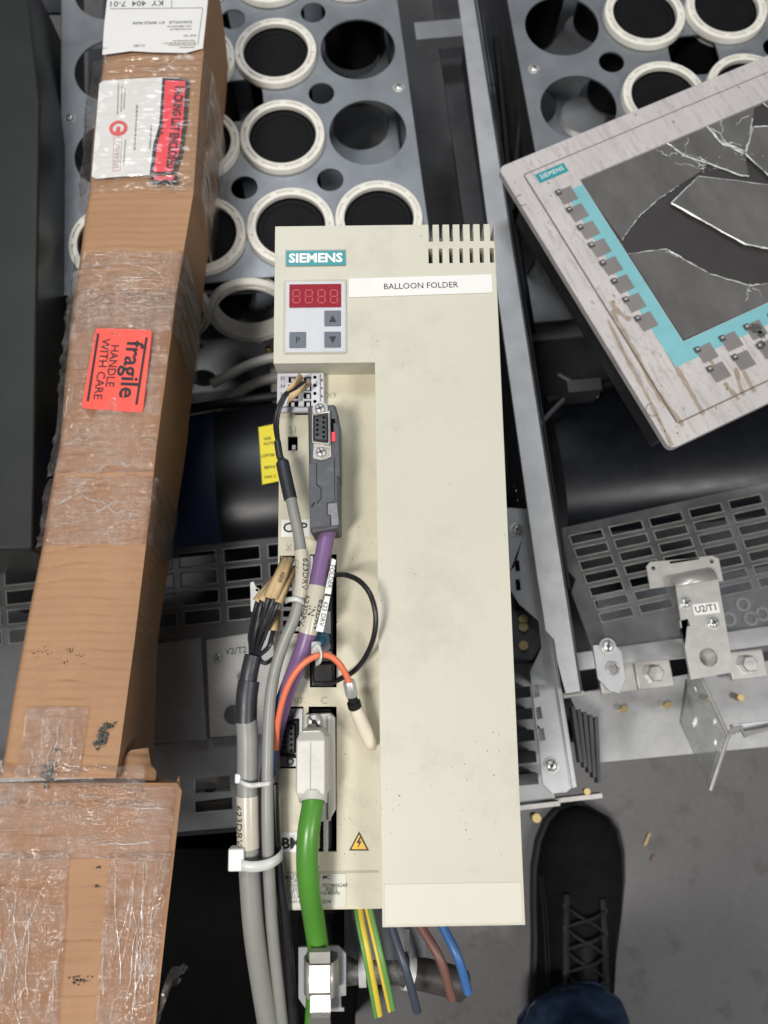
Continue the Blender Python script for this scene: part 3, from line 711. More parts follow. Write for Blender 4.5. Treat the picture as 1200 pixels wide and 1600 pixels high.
# front cover: L-shaped, with open comb and slots at the top right
sx = [(669.5, 676), (686, 691.5), (702, 707.5), (718, 723.5), (734, 739.5), (749.5, 756), (765.5, 772)]
yt, yb_, yc0, yc1 = 0., D(700, 377).y, D(700, 388).y, D(700, 411).y
outl = [(0, 0)]
for a, b in sx:
    xa, xb = D(a, 360).x, D(b, 360).x; outl += [(xa, 0), (xa, yb_), (xb, yb_), (xb, 0)]
yseam = D(700, 1380).y
outl += [(DW, 0), (DW, -DL), (SX, -DL), (SX, -SY), (0, -SY)]
hs = [[(D(a, 400).x, yc0), (D(b, 400).x, yc0), (D(b, 400).x, yc1), (D(a, 400).x, yc1)] for a, b in sx]
cv = MB().sheet(outl[::-1], hs, -RD, 0).build('front_cover', cream, dr, F=MD, bevel=.0012, seg=3)
MB().sheet([(SX + .0013, yseam), (DW - .0013, yseam), (DW - .0013, -DL + .0013), (SX + .0013, -DL + .0013)], [], .00003, .0003).build('cover_end', cream_cap, cv, F=MD, bevel=.0001, seg=1)
MB().tube([Vector((D(667, 360).x, D(700, 362).y, -.011)), Vector((DW - .002, D(700, 362).y, -.011))], .0016, 10).build('comb_rod', pgrey2, cv, F=MD)
MB().box(D(664, 400).x, D(700, 414).y, -RD - .008, DW - .002, -.008, -RD - .0004).build('vent_backing', void, cv, F=MD)
# lower recessed front on the left
slotR = [tuple(D(u, v, -RD).xy) for u, v in ((484, 866), (526, 866), (526, 1074), (484, 1074))]
slotB = [tuple(D(u, v, -RD).xy) for u, v in ((482, 1104), (526, 1104), (526, 1331), (482, 1331))]
slotS = [tuple(D(u, v, -RD).xy) for u, v in ((450, 682), (465, 682), (465, 704), (450, 704))]
slotX = [tuple(D(u, v, -RD).xy) for u, v in ((437, 868), (478, 868), (478, 990), (437, 990))]
slotV = [tuple(D(u, v, -RD).xy) for u, v in ((434, 1104), (474, 1104), (474, 1201), (434, 1201))]
rp = MB().sheet([(.0012, -SY + .002), (SX + .001, -SY + .002), (SX + .001, -LB), (.0012, -LB)], [slotR, slotB, slotS, slotX, slotV], -RD - .002, -RD).build('recess_panel', cream_in, dr, F=MD)
MB().box(SX, -DL + .003, -RD - .03, SX + .002, -SY, -RD).build('recess_wall', cream_in, dr, F=MD)
MB().box(.002, -LB + .0015, -.058, SX - .001, -SY, -.056).build('slot_floor', void, dr, F=MD)
MB().box(.001, -LB + .001, -.24, DW - .001, -.001, -.0585).build('drive_body', shellm, dr, F=MD, bevel=.002)
for a, b in ((.0012, .0032), (DW - .003, DW - .001)):
    MB().box(a, -DL + .004, -.0584, b, -.002, -RD - .0021).build('side_skirt', cream_in, dr, F=MD)
MB().box(.0034, -LB + .001, -.0584, DW - .0032, -LB + .003, -RD - .0022).build('end_skirt', cream_in, dr, F=MD)
MB().box(.0034, -.004, -.0584, DW - .0032, -.002, -RD - .0022).build('end_skirt', cream_in, dr, F=MD)
for y in (-.05, -.34):
    MB().box(.01, y - .02, -BASE, DW - .01, y + .02, -.241).build('mounting_foot', shellm, dr, F=MD, bevel=.002)
def dlab(u0, v0, u1, v1, m, name, parent=None, z=.0002, th=.0004, bevel=0, rr=.0006):
    a, b = D(u0, v0, z), D(u1, v1, z)
    return MB().sheet(rrect(min(a.x, b.x), min(a.y, b.y), max(a.x, b.x), max(a.y, b.y), rr), [], z, z + th).build(name, m, parent or dr, F=MD, bevel=bevel)
def dtext(body, size, m, parent, u, v, z, rot=0., **k):
    p = D(u, v, z); return text(body, size, m, parent, MDB.inverted() @ MD @ T(p) @ Matrix.Rotation(R(rot), 4, 'Z'), **k)
lg = dlab(446.5, 391.5, 540.5, 415.5, mat('logo_edge', (.25, .30, .28), .5), 'logo_plate', th=.0005, rr=.0003)
dlab(448, 393, 539, 414, teal, 'logo_field', lg, z=.0008, th=.0002, rr=.0002)
dtext('SIEMENS', .0082, whitetx, lg, 493.2, 403.6, .0013, bold=.035, sx=1.07)
# operator keypad
kp0 = dlab(444.5, 438.5, 542, 552, mat('keypad_frame', (.46, .44, .37), .5), 'keypad', th=.0009, rr=.0012, bevel=.0003)
dlab(447, 441, 539.5, 549.5, panelgrey, 'keypad_foil', kp0, z=.0012, th=.0003, rr=.001)
ds = dlab(452.5, 445, 533, 480, ledred, 'display_window', kp0, z=.0016, th=.0006, rr=.0004, bevel=.0002)
segs = {'a': (-1, 2, 1, 2), 'g': (-1, 0, 1, 0), 'd': (-1, -2, 1, -2), 'f': (-1, 0, -1, 2), 'b': (1, 0, 1, 2), 'e': (-1, -2, -1, 0), 'c': (1, -2, 1, 0)}
for k in range(4):
    c = D(463 + 19.6 * k, 463, .0026); m4 = MB()
    for s_, (xa, ya, xb, yb) in segs.items():
        sc = .0021; cx0, cx1 = c.x + xa * sc * .98, c.x + xb * sc * .98; cy0, cy1 = c.y + ya * sc * .98, c.y + yb * sc * .98; h = .00042; g = .0004
        if ya == yb: m4.box(cx0 + g, cy0 - h, .0023, cx1 - g, cy0 + h, .0025)
        else: m4.box(cx0 - h, cy0 + g, .0023, cx0 + h, cy1 - g, .0025)
    m4.build('display_digit', ledseg, ds, F=MD)
for nm, (u0, v0, u1, v1) in (('up', (507, 486, 532.5, 509.5)), ('down', (507, 519, 532.5, 543)), ('p', (452.5, 519.5, 478, 543.5))):
    kk = dlab(u0, v0, u1, v1, keydark, 'key', kp0, z=.0016, th=.0007, rr=.0004, bevel=.0002)
    uc, vc = (u0 + u1) / 2, (v0 + v1) / 2
    if nm == 'p': dtext('P', .0054, black_ink, kk, uc, vc, .0026)
    else:
        p = D(uc, vc, .0024); s_ = 1 if nm == 'up' else -1
        MB().sheet([(p.x - .0021, p.y - .0021 * s_), (p.x + .0021, p.y - .0021 * s_), (p.x, p.y + .0021 * s_)], [], .0024, .0026).build('key_arrow', black_ink, kk, F=MD)
c = [D(u, v, .0002) for u, v in ((545, 436), (768, 429), (769.5, 457.5), (545, 465))]
nl = MB().sheet([(p.x, p.y) for p in c], [], .0002, .0006).build('name_label', white, dr, F=MD)
dtext('BALLOON FOLDER', .0054, black_ink, nl, 657.5, 446.5, .0008, rot=.9, sx=.98)
# scuffs on the cover
for u, v, s_, n in ((586, 531, .0030, 7), (583, 672, .0055, 12), (806, 772, .003, 5), (615, 660, .0016, 4)):
    for k in range(n):
        p = D(u + random.uniform(-5, 5), v + random.uniform(-12, 12), .00006); a = random.uniform(0, 3.1)
        dx, dy = math.cos(a) * s_ * .3 * random.random(), math.sin(a) * s_ * .4 * random.random(); w_ = s_ * random.uniform(.03, .11)
        if D(595, v).x < p.x or v < 565 or u > 790:
            MB().sheet([(p.x - dx, p.y - dy), (p.x + w_, p.y - w_), (p.x + dx, p.y + dy), (p.x - w_, p.y + w_)], [], .00005, .0001).build('scuff', soot, cv, F=MD)
# terminal block X9
RZ = -RD
def rbox(u0, v0, u1, v1, z0, z1, m, name, parent=None, bevel=.0004, **k):
    a, b = D(u0, v0, z1), D(u1, v1, z1)
    return MB().box(min(a.x, b.x), min(a.y, b.y), z0, max(a.x, b.x), max(a.y, b.y), z1).build(name, m, parent or dr, F=MD, bevel=bevel, **k)
tb = rbox(433, 583, 506, 634, RZ + .0002, RZ + .008, pgrey, 'terminal_block', bevel=.0006)
hz = RZ + .0081
for r_ in range(4):
    vv = 589 + 12.6 * r_
    for cc in (0, 1):
        u0 = 451 + cc * 24
        a = rbox(u0, vv, u0 + 15, vv + 8.5, hz, hz + .0003, void, 'clamp_opening', tb, bevel=0)
        rbox(u0 - 2, vv - 3, u0 + 19, vv - 1.2, hz, hz + .0022, pgrey, 'clamp_web', tb, bevel=.0002)
        rbox(u0 + 4, vv + 2, u0 + 9, vv + 8, hz + .0004, hz + .0012, tin, 'clamp_spring', tb, bevel=0)
    p = D(492, vv + 3, hz); MB().cyl((p.x, p.y), .0009, hz, hz + .0003, 14).build('test_hole', void, tb, F=MD)
    p = D(503, vv + 5, hz); MB().cyl((p.x, p.y), .0005, hz, hz + .0003, 10).build('test_hole', void, tb, F=MD)
    dtext(str(33 + r_), .0030, black_ink, tb, 441.5, vv + 2, hz + .0002)
rbox(486, 583.5, 500, 634, hz, hz + .0024, pgrey, 'block_ridge', tb, bevel=.0006)
for r_ in range(4):
    p = D(492, 589.5 + 12.6 * r_, hz + .0025); MB().cyl((p.x, p.y), .0010, hz + .0024, hz + .0027, 14).build('test_hole', void, tb, F=MD)
rbox(433, 634.5, 482, 643, RZ + .0002, RZ + .004, pgrey, 'block_foot', tb)
rbox(460, 645, 482, 648, RZ + .0001, RZ + .0004, void, 'board_slot', bevel=0)
for tx, u, v, sz, rr in (('S1', 458, 672, .0062, 0), ('X101', 462, 856, .0056, 0), ('X103', 458, 1095, .0052, 0), ('C', 506, 1095, .0058, 0), ('X9', 518, 618, .0052, 0)):
    dtext(tx, sz, grey_ink, rp, u, v, RZ + .0002)
rbox(456, 695, 462, 702, -.03, RZ - .001, white, 'dip_switch', bevel=.0003)
a = rbox(439.5, 812, 484, 838.5, RZ + .0001, RZ + .0005, white, 'board_label', bevel=0)
dtext('CBP', .0082, black_ink, a, 461, 825, RZ + .0007, bold=.02)
a = rbox(432, 1301, 482, 1331, RZ + .0001, RZ + .0005, white, 'board_label', bevel=0)
dtext('SBM', .0080, black_ink, a, 450, 1318.5, RZ + .0007, bold=.035)
# option card fronts in the slots
def card_front(u0, v0, u1, v1, z, m, name):
    return rbox(u0, v0, u1, v1, z - .002, z, m, name, bevel=.0003)
card_front(486, 870, 521, 1072, RZ - .004, slate, 'option_card')
rbox(484.5, 868, 489, 900, RZ - .0035, RZ + .001, pgrey, 'card_rim'); rbox(516, 872, 522, 900, RZ - .0035, RZ + .001, pgrey, 'card_rim')
rbox(494, 905, 514, 935, RZ - .0036, RZ + .003, slate2, 'fibre_port'); rbox(494, 955, 516, 990, RZ - .0036, RZ + .002, pgrey, 'fibre_port')
rbox(490, 1032, 520, 1070, RZ - .0036, RZ + .001, blackp, 'fibre_port')
rbox(492, 1018, 518, 1030, RZ - .0036, RZ + .002, slate2, 'fibre_port')
x1 = card_front(439, 872, 476, 986, RZ - .004, pgrey, 'terminal_strip')
for k in range(7):
    rbox(443, 877 + 15.5 * k, 456, 886 + 15.5 * k, RZ - .0038, RZ - .0034, void, 'clamp_opening', x1, bevel=0)
    rbox(461, 877 + 15.5 * k, 472, 886 + 15.5 * k, RZ - .0038, RZ - .0034, void, 'clamp_opening', x1, bevel=0)
rbox(436, 995, 480, 1082, RZ + .0001, RZ + .0006, mat('card_cover_grey', (.46, .45, .40), .5), 'blank_plate', bevel=.0002)
def dsub(parent, M, c, sx_, sy_, z, rows=(5, 4), shellmat=tin):
    """nine-way socket: c centre in frame M, sy_ the long half"""
    o = [(c[0] - sx_, c[1] - sy_ * .86), (c[0] + sx_, c[1] - sy_), (c[0] + sx_, c[1] + sy_), (c[0] - sx_, c[1] + sy_ * .86)]
    def grow(p, k): return [(c[0] + (x - c[0]) * k, c[1] + (y - c[1]) * k) for x, y in p]
    sh = MB().sheet(grow(o, 1.22), [grow(o, 1.08)], z, z + .0035).build('socket_shell', shellmat, parent, F=M, bevel=.0006, seg=3)
    ins = MB().sheet(o, [], z + .0002, z + .0045).build('socket_insert', mat('socket_charcoal', (.035, .036, .042), .5), sh, F=M, bevel=.0016, seg=3)
    for q_, nn in ((.45, rows[0]), (-.45, rows[1])):
        for k in range(nn):
            yy = c[1] + (k - (nn - 1) / 2) * sy_ * .34
            MB().cyl((c[0] + q_ * sx_, yy), sx_ * .2, z + .0043, z + .0047, 10).build('pin_hole', void, ins, F=M)
    return sh
df = card_front(436, 1107, 473, 1198, RZ - .003, mat('socket_flange', (.20, .20, .21), .4, .8), 'socket_flange')
c = D(452, 1154, RZ - .003); dsub(df, MD, (c.x, c.y), .0040, .0088, RZ - .003, shellmat=blackp)
for v in (1116, 1190):
    p = D(453, v, RZ - .003); MB().lathe([(.0022, 0), (.0022, .0006), (.0012, .0006), (.0011, -.001), (.00001, -.001)], 16, T(p.x, p.y, RZ - .0029)).build('jack_screw', dsteel, df, F=MD)
card_front(486, 1108, 519, 1328, RZ - .006, slate, 'option_card')
rbox(484, 1285, 500, 1326, RZ - .0055, RZ + .0005, cream_in, 'status_strip')
for k in range(6):
    rbox(499.5, 1288 + 6.4 * k, 504, 1291.5 + 6.4 * k, RZ - .005, RZ + .0008, black_ink, 'status_mark', bevel=0)
rbox(505, 1283, 512, 1332, RZ - .0055, RZ + .004, pgrey2, 'card_rail')
# warning triangle
c = [D(u, v, RZ + .0002) for u, v in ((561, 1299), (576.5, 1329), (545.5, 1329))]
wt = MB().sheet([(p.x, p.y) for p in c], [], RZ + .0001, RZ + .0003).build('warning_sign', black_ink, dr, F=MD)
cc = sum(c, Vector()) / 3; MB().sheet([((p.x - cc.x) * .76 + cc.x, (p.y - cc.y) * .76 + cc.y) for p in c], [], RZ + .0003, RZ + .0005).build('warning_field', orng, wt, F=MD)
zg_ = [(562, 1308), (557, 1317), (560.5, 1317), (558.5, 1325.5), (565, 1314.5), (561.5, 1314.5), (564, 1308)]
MB().sheet([tuple(D(u, v, RZ + .0005).xy) for u, v in zg_], [], RZ + .0005, RZ + .0007).build('warning_bolt', black_ink, wt, F=MD)
# seam and rating plate
rbox(431, 1362.3, 592, 1363.6, RZ + .00005, RZ + .00015, mat('seam_shade', (.40, .37, .28), .6), 'panel_seam', bevel=0)
rt = rbox(440, 1366.5, 541, 1418, RZ + .0001, RZ + .0005, mat('rating_foil', (.55, .53, .46), .35, var=.05), 'rating_plate', bevel=.0001)
for tx, u, v, sz in (('MASTERDRIVES', 445, 1371, .0029), ('DC/AC DRIVE', 445, 1377, .0029), ('6SE7022-', 445, 1384, .0024), ('IN:  DC 510-', 445, 1390, .0024), ('OUT: 3PH AC', 445, 1396, .0024), ('I: 20.5 A', 445, 1402, .0024), ('16.01.02', 450, 1409, .0024), ('MC', 504, 1371, .0031), ('F2T4006240', 505, 1384, .0026), ('ID[D]', 509, 1390, .0026), ('V 0-400Hz', 499, 1396, .0026), ('0214', 502, 1409, .0026)):
    dtext(tx, sz, black_ink, rt, u, v, RZ + .0007, ax='LEFT', bold=.004)
# shield bracket below the drive
brk = [tuple(D(u, v, -.06).xy) for u, v in ((538, 1405), (664, 1405), (664, 1496), (640, 1496), (640, 1452), (632, 1452), (632, 1500), (568, 1500), (568, 1450), (561, 1450), (561, 1502), (538, 1490))]
sb_ = MB().sheet(brk, [], -.062, -.06).build('shield_bracket', mat('dull_bracket', (.10, .105, .12), .6, .3, var=.2), dr, F=MD)
rbox(466, 1424, 540, 1480, -.075, -.07, blackp, 'fan_grille')

# ============================================================ CABLES AND PLUGS
def dpath(pts, n=10): return spline([MD @ D(u, v, z) for u, v, z in pts], n)
def cable_thing(name, label, path, cat='cable', group=None): return thing(name, label, cat, T(path[0]), group)
W0 = I4
# --- bus plug with purple cable
pp = dpath([(513, 822, .004), (508, 850, .006), (500, 890, .008), (490, 945, .010), (478, 1000, .009), (462, 1045, .004), (442, 1100, -.004), (426, 1165, -.010), (417, 1230, -.014), (414, 1300, -.017), (419, 1390, -.022), (427, 1480, -.03), (442, 1640, -.05)])
bc = cable_thing('bus_cable', 'purple bus cable with dark grey plug facing its nine-way socket outwards', pp)
plug = [(481, 634), (524, 632), (529, 650), (529, 800), (530, 826), (485, 834), (483, 760)]
zt_ = .014
P2 = lambda u, v, z=zt_: tuple(D(u, v, z).xy)
pg = MB().sheet([P2(*q_) for q_ in plug], [], RZ + .0005, zt_).build('plug_housing', slate, bc, F=MD, bevel=.0012)
MB().sheet([P2(521, 660), P2(530, 664), P2(531, 745), P2(524, 745)], [], -.012, zt_ + .0004).build('housing_clip', slate, pg, F=MD, bevel=.0005)
MB().sheet([P2(483, 725), P2(494, 725), P2(494.5, 758), P2(501, 764), P2(501.5, 778), P2(496, 785), P2(496, 789), P2(488, 789), P2(488, 792), P2(483.5, 792)], [], zt_ + .0002, zt_ + .0010).build('housing_cover', slate, pg, F=MD, bevel=.0002)
MB().sheet([P2(495.5, 723), P2(522, 716), P2(523, 784), P2(511, 786), P2(511, 805), P2(516, 806), P2(516, 822), P2(485, 826), P2(484, 794), P2(490, 793), P2(490, 790), P2(497.5, 787), P2(503, 779), P2(502.5, 763), P2(495.5, 757)], [], zt_ + .0002, zt_ + .0013).build('housing_lid', slate, pg, F=MD, bevel=.0002)
MB().sheet([P2(512, 787), P2(527, 786), P2(530, 820), P2(518, 822), P2(517, 805), P2(512, 804)], [], zt_ + .0001, zt_ + .0009).build('worn_corner', slate2, pg, F=MD, bevel=.0003)
fl_ = MB().sheet([P2(488, 640), P2(516, 642), P2(518, 714), P2(508, 719), P2(490, 718)], [], zt_ + .0002, zt_ + .0010).build('socket_flange', tin, bc, F=MD, bevel=.0003)
c = D(502, 672, zt_); dsub(fl_, MD, (c.x, c.y), .0040, .0082, zt_ + .001)
for v in (640, 708): p = D(500.5 + (v > 700) * 1.5, v, zt_); screw(bc, (p.x, p.y, zt_ + .0011), .0030, F=MD, m=tin)
rbx = D(521, 683, zt_); MB().box(rbx.x - .001, rbx.y - .0028, zt_ - .001, rbx.x + .0012, rbx.y + .0028, zt_ + .0012).build('terminator_switch', lbl_red, bc, F=MD, bevel=.0003)
rbx = D(520.5, 665, zt_); MB().box(rbx.x - .0011, rbx.y - .004, zt_ - .001, rbx.x + .0012, rbx.y + .004, zt_ + .0003).build('switch_slot', void, bc, F=MD)
text('ON', .0026, whitetx, fl_, MW[bc.name].inverted() @ MD @ T(D(492, 710, zt_ + .0013)) @ Matrix.Rotation(R(90), 4, 'Z'))
sh_ = MB().tube(pp, .0047, 16).build('cable_sheath', purple, bc, F=W0)
sg = seg(pp, MD @ D(494, 914, .010), MD @ D(476, 988, .010)); mk = MB().tube(sg, .0051, 18).build('marker_sleeve', sleeve, bc, F=W0)
i0 = 1
wrap_text('623DRV', .0048, sg, .0052, .006, .80, black_ink, mk, W0); wrap_text('IN', .0056, sg, .0052, .011, .0, black_ink, mk, W0); wrap_text('623DRV', .0048, sg, .0052, .007, -.86, black_ink, mk, W0)
# flag markers on the fibre behind the purple cable
fm = thing('paper_marker', 'white paper flag printed FOLDER and 623 DRV beside the purple cable', 'cable marker', MD @ T(D(512, 930, .012)))
for (a, b, c, d), tx in ((((519, 873), (525, 875), (517, 929), (507, 927)), 'FOLDER'), (((508, 931), (516, 932), (505, 988), (493, 986)), '623 DRV')):
    zz = .0125 if tx == 'FOLDER' else .0135
    pts = [D(u, v, zz) for u, v in (a, b, c, d)]
    pz = MB().sheet([(p.x, p.y) for p in pts], [], zz, zz + .0004).build('paper_strip', white, fm, F=MD)
    mid = (pts[0] + pts[1] + pts[2] + pts[3]) / 4; up = (pts[1] - pts[2]).normalized()
    text(tx, .0036, black_ink, pz, MW[fm.name].inverted() @ MD @ basis(Vector((mid.x, mid.y, zz + .0006)), -up))
# --- grey signal cable from the terminal block
g1 = dpath([(453, 772, .004), (460, 805, .008), (468, 845, .010), (472, 885, .012), (469, 925, .012), (460, 965, .011), (443, 1005, .009), (428, 1055, .007), (421, 1110, .006), (418, 1200, .004), (418, 1290, .002), (421, 1380, -.004), (428, 1480, -.014), (446, 1640, -.04)])
gc = cable_thing('signal_cable', 'thin grey signal cable with black heat shrink, running from terminals 33 and 34', g1)
MB().tube(g1, .0032, 14).build('cable_sheath', greysh, gc, F=W0)
hsx = dpath([(433.5, 690, .0), (437, 712, .002), (441, 722, .003), (446, 745, .004), (454, 780, .005)], 12)
k = len(hsx); MB().tube(hsx, [.0021 if i < k * .42 else (.0021 + min(1, (i - k * .42) / (k * .08)) * .0018) for i in range(k)], 14).build('heat_shrink', shrink, gc, F=W0)
for du, zz in ((0, .0), (4, -.001)):
    MB().tube(dpath([(434 + du * .4, 694, .0), (429.5 + du, 665, .0), (433 + du, 640, .001), (446 + du, 615, .002), (468 + du, 600, -.006), (478, 596, -.013)]), .00105, 8).build('core_wire', blackw, gc, F=W0)
for (a, b, c, d) in (((446, 617), (449, 605), (468, 582), (475, 592)), ((448, 632), (452, 615), (485, 592), (487, 601))):
    pz = MB().add([D(a[0], a[1], .0012), D(b[0], b[1], .0032), D(c[0], c[1], .0024), D(d[0], d[1], .001), D((c[0] + b[0]) / 2, (c[1] + b[1]) / 2 + 3, .0048), D((a[0] + d[0]) / 2, (a[1] + d[1]) / 2, .0012)], [(0, 5, 4, 1), (5, 3, 2, 4)]).build('paper_marker', tan, gc, F=MD, solid=.0004)
text('8708', .0034, black_ink, pz, MW[gc.name].inverted() @ MD @ basis(D(474, 604, .0036), D(484, 598, .0036) - D(464, 610, .0036)), bold=.02)
sg = seg(g1, MD @ D(471, 862, .01), MD @ D(468, 932, .012)); mk = MB().tube(sg, .0037, 16).build('marker_sleeve', sleeve, gc, F=W0)
wrap_text('623DRV', .0048, sg, .0038, .005, -.62, black_ink, mk, W0); wrap_text('CV', .0042, sg, .0038, .005, .85, grey_ink, mk, W0)
# --- thick grey control cable with fanned black cores
g2 = dpath([(385, 1122, .002), (387, 1160, .002), (387, 1220, .0), (388, 1300, -.002), (391, 1380, -.006), (400, 1480, -.014), (425, 1640, -.04)])
kc = cable_thing('control_cable', 'thick grey control cable with stepped black heat shrink and tan-tagged black cores', g2)
MB().tube(g2, .0057, 18).build('cable_sheath', greysh, kc, F=W0)
h1 = dpath([(396, 1024, .004), (391, 1045, .004), (387, 1068, .003)], 8); MB().tube(h1, .0049, 16).build('heat_shrink', shrink, kc, F=W0)
h2 = dpath([(389, 1064, .003), (385.5, 1090, .003), (384, 1128, .002)], 8); MB().tube(h2, .0060, 16).build('heat_shrink', shrink, kc, F=W0)
ends = [(402, 940, .010), (409, 938, .012), (419, 934, .013), (427, 935, .012), (434, 941, .010), (427, 985, .004)]
tips = [(428, 905, .002), (436, 903, .002), (447, 872, .004), (455, 872, .004), (460, 886, .0), (434, 955, -.004)]
for k, (e_, t_) in enumerate(zip(ends, tips)):
    mid = (392 + 3.2 * k + (e_[0] - 400) * .25, 985 + (k % 3) * 8, .007 + .003 * (k % 2))
    if k == 5: mid = (420, 1010, .006)
    wp = dpath([(392 + 2 * k, 1026, .004), mid, e_], 8)
    MB().tube(wp, .0013, 8).build('core_wire', blackw, kc, F=W0)
    wp = dpath([mid, e_, (e_[0] * .4 + t_[0] * .6, e_[1] * .4 + t_[1] * .6, t_[2]), (t_[0], t_[1], -.018)], 6); MB().tube(wp, .0012, 8).build('core_wire', blackw, kc, F=W0)
    a_, b_ = MD @ D(*e_), MD @ D(*t_)
    d_ = b_ - a_; ax = MD.to_3x3() @ Vector((0, 0, 1)); n_ = d_.cross(ax).normalized(); q_ = []
    for s_ in (-1, -.5, 0, .5, 1):
        q_.append((s_ * .0028, (1 - s_ * s_) * .0026))
    vs = [a_ + n_ * x + ax * y for x, y in q_] + [b_ + n_ * x * .8 + ax * y * .7 for x, y in q_]
    MB().add(vs, [(i, i + 1, i + 6, i + 5) for i in range(4)]).build('paper_marker', tan, kc, F=W0, solid=.0003, smooth=60)
    if k in (1, 3):
        text('X60' if k == 1 else '6009', .0032, black_ink, kc, MW[kc.name].inverted() @ basis((a_ + b_) / 2 + ax * .0028, d_, ax))
for k in range(3):
    MB().tube(dpath([(400 + 3 * k, 1026, .002), (390 + 4 * k, 1000, .006), (394 + 6 * k, 985, .005), (407 + 3 * k, 1000, .004)]), .0011, 8).build('core_wire', blackw, kc, F=W0)
MB().tube(dpath([(404, 1030, .003), (415, 1036, .004), (428, 1028, .002)]), .0012, 8).build('core_wire', blackw, kc, F=W0)
sg = seg(g2, MD @ D(387, 1240, 0), MD @ D(389, 1328, 0)); mk = MB().tube(sg, .0061, 18).build('marker_sleeve', sleeve, kc, F=W0)
c0, c1 = MD @ D(381, 1246, .005), MD @ D(382, 1325, .003)
wp_ = spline([c0, (c0 + c1) / 2, c1], 8)
wrap_text('623DRV', .0060, sg, .00625, .004, .75, black_ink, mk, W0)
# --- thin black cable behind
b1 = dpath([(427, 1225, -.006), (430, 1300, -.008), (438, 1380, -.012), (448, 1460, -.02), (462, 1640, -.04)])
kc2 = cable_thing('black_cable', 'thin black cable running down between grey cables and green cable', b1)
MB().tube(b1, .0030, 12).build('cable_sheath', blackw, kc2, F=W0)
# --- pale marker plate by the fanned cores
wt_ = thing('plastic_tag', 'small white plastic tag with a hole behind the tan paper markers', 'tag', MD @ T(D(400, 930, -.004)))
MB().sheet([P2(390, 910, 0), P2(395, 908, 0), P2(400, 918, 0), P2(412, 926, 0), P2(410, 945, 0), P2(396, 957, 0), P2(391, 955, 0)], [circ(P2(401, 921, 0), .001, 12)], -.006, -.002).build('tag_plate', nylon, wt_, F=MD, bevel=.0004)
MB().sheet([P2(424, 960, 0), P2(430, 965, 0), P2(427, 1010, 0), P2(421, 1000, 0)], [], -.004, -.003).build('tag_strip', nylon, wt_, F=MD)
# --- orange fibre with dust cap, blue fibre
f1 = dpath([(431, 1170, -.004), (434, 1130, .004), (443, 1090, .010), (457, 1058, .014), (475, 1036, .016), (497, 1024, .016), (515, 1025, .015), (530, 1037, .013), (541, 1055, .010), (546, 1068, .008)])
fo_ = cable_thing('fibre_cable', 'thin orange fibre cable looping to a capped white tip', f1)
MB().tube(f1, .0017, 12).build('fibre_jacket', orange, fo_, F=W0)
pA, pB, pC, pD = [MD @ D(*q_) for q_ in ((545, 1064, .0085), (550, 1088, .005), (555, 1106, .002), (584, 1172, -.012))]
MB().tube([pA, pA.lerp(pB, .12), pA.lerp(pB, .85), pB], [.0030, .0034, .0034, .0029], 18).build('ferrule', screwm, fo_, F=W0)
dAB = (pC - pB)
MB().tube([pB, pB + dAB * .45, pB + dAB * .5, pB + dAB * .95, pC], [.0027, .0027, .0038, .0038, .0034], 18).build('collar', blackp, fo_, F=W0)
k = 14; MB().tube([pC.lerp(pD, i / k) for i in range(k + 1)], [.0034 if i < 1 else (.0036 + .0004 * math.sin(i / k * 3)) if i < k - 2 else [.0034, .0026, .0010][i - k + 2] for i in range(k + 1)], 18).build('dust_cap', capw, fo_, F=W0)
f2 = dpath([(452, 1055, -.002), (440, 1085, .0), (431, 1120, .0), (426.5, 1160, -.004), (427, 1210, -.012)])
fb = cable_thing('fibre_cable', 'thin blue fibre cable beside the orange one', f2)
MB().tube(f2, .0022, 12).build('fibre_jacket', bluew, fb, F=W0)
# --- black loop wire
lw = dpath([(519, 900, -.018), (526, 898, -.006), (543, 899, .006), (563, 909, .014), (579, 930, .018), (587, 962, .018), (584, 995, .014), (572, 1025, .006), (555, 1047, -.004), (538, 1058, -.012), (520, 1066, -.018), (508, 1069, -.02)])
lo = cable_thing('loop_wire', 'black wire looping out of the card slot onto the recess', lw, 'wire')
MB().tube(lw, .0015, 10).build('wire_sheath', blackw, lo, F=W0)
a = D(505, 1050, -.012); MB().box(a.x - .006, a.y - .006, -.019, a.x + .006, a.y + .005, -.011).build('plug_body', blackp, lo, F=MD, bevel=.0012)
MB().box(a.x - .004, a.y + .0055, -.019, a.x + .004, a.y + .009, -.014).build('plug_latch', blackp, lo, F=MD, bevel=.0006)
# --- blue connector cap in slot
bcn = thing('fibre_plug', 'blue rubber cap on a grey fibre connector in the card slot', 'connector', MD @ T(D(504, 1005, -.015)))
MB().lathe([(.00001, .014), (.0032, .0138), (.0042, .012), (.0044, .004), (.0040, 0), (.00001, 0)], 18, T(D(504, 999, -.016))).build('rubber_cap', mat('teal_rubber', (.02, .12, .20), .5), bcn, F=MD)
MB().lathe([(.00001, .010), (.0033, .0098), (.0036, .008), (.0036, 0), (.00001, 0)], 18, T(D(507, 1010, -.016))).build('connector_barrel', slate2, bcn, F=MD)
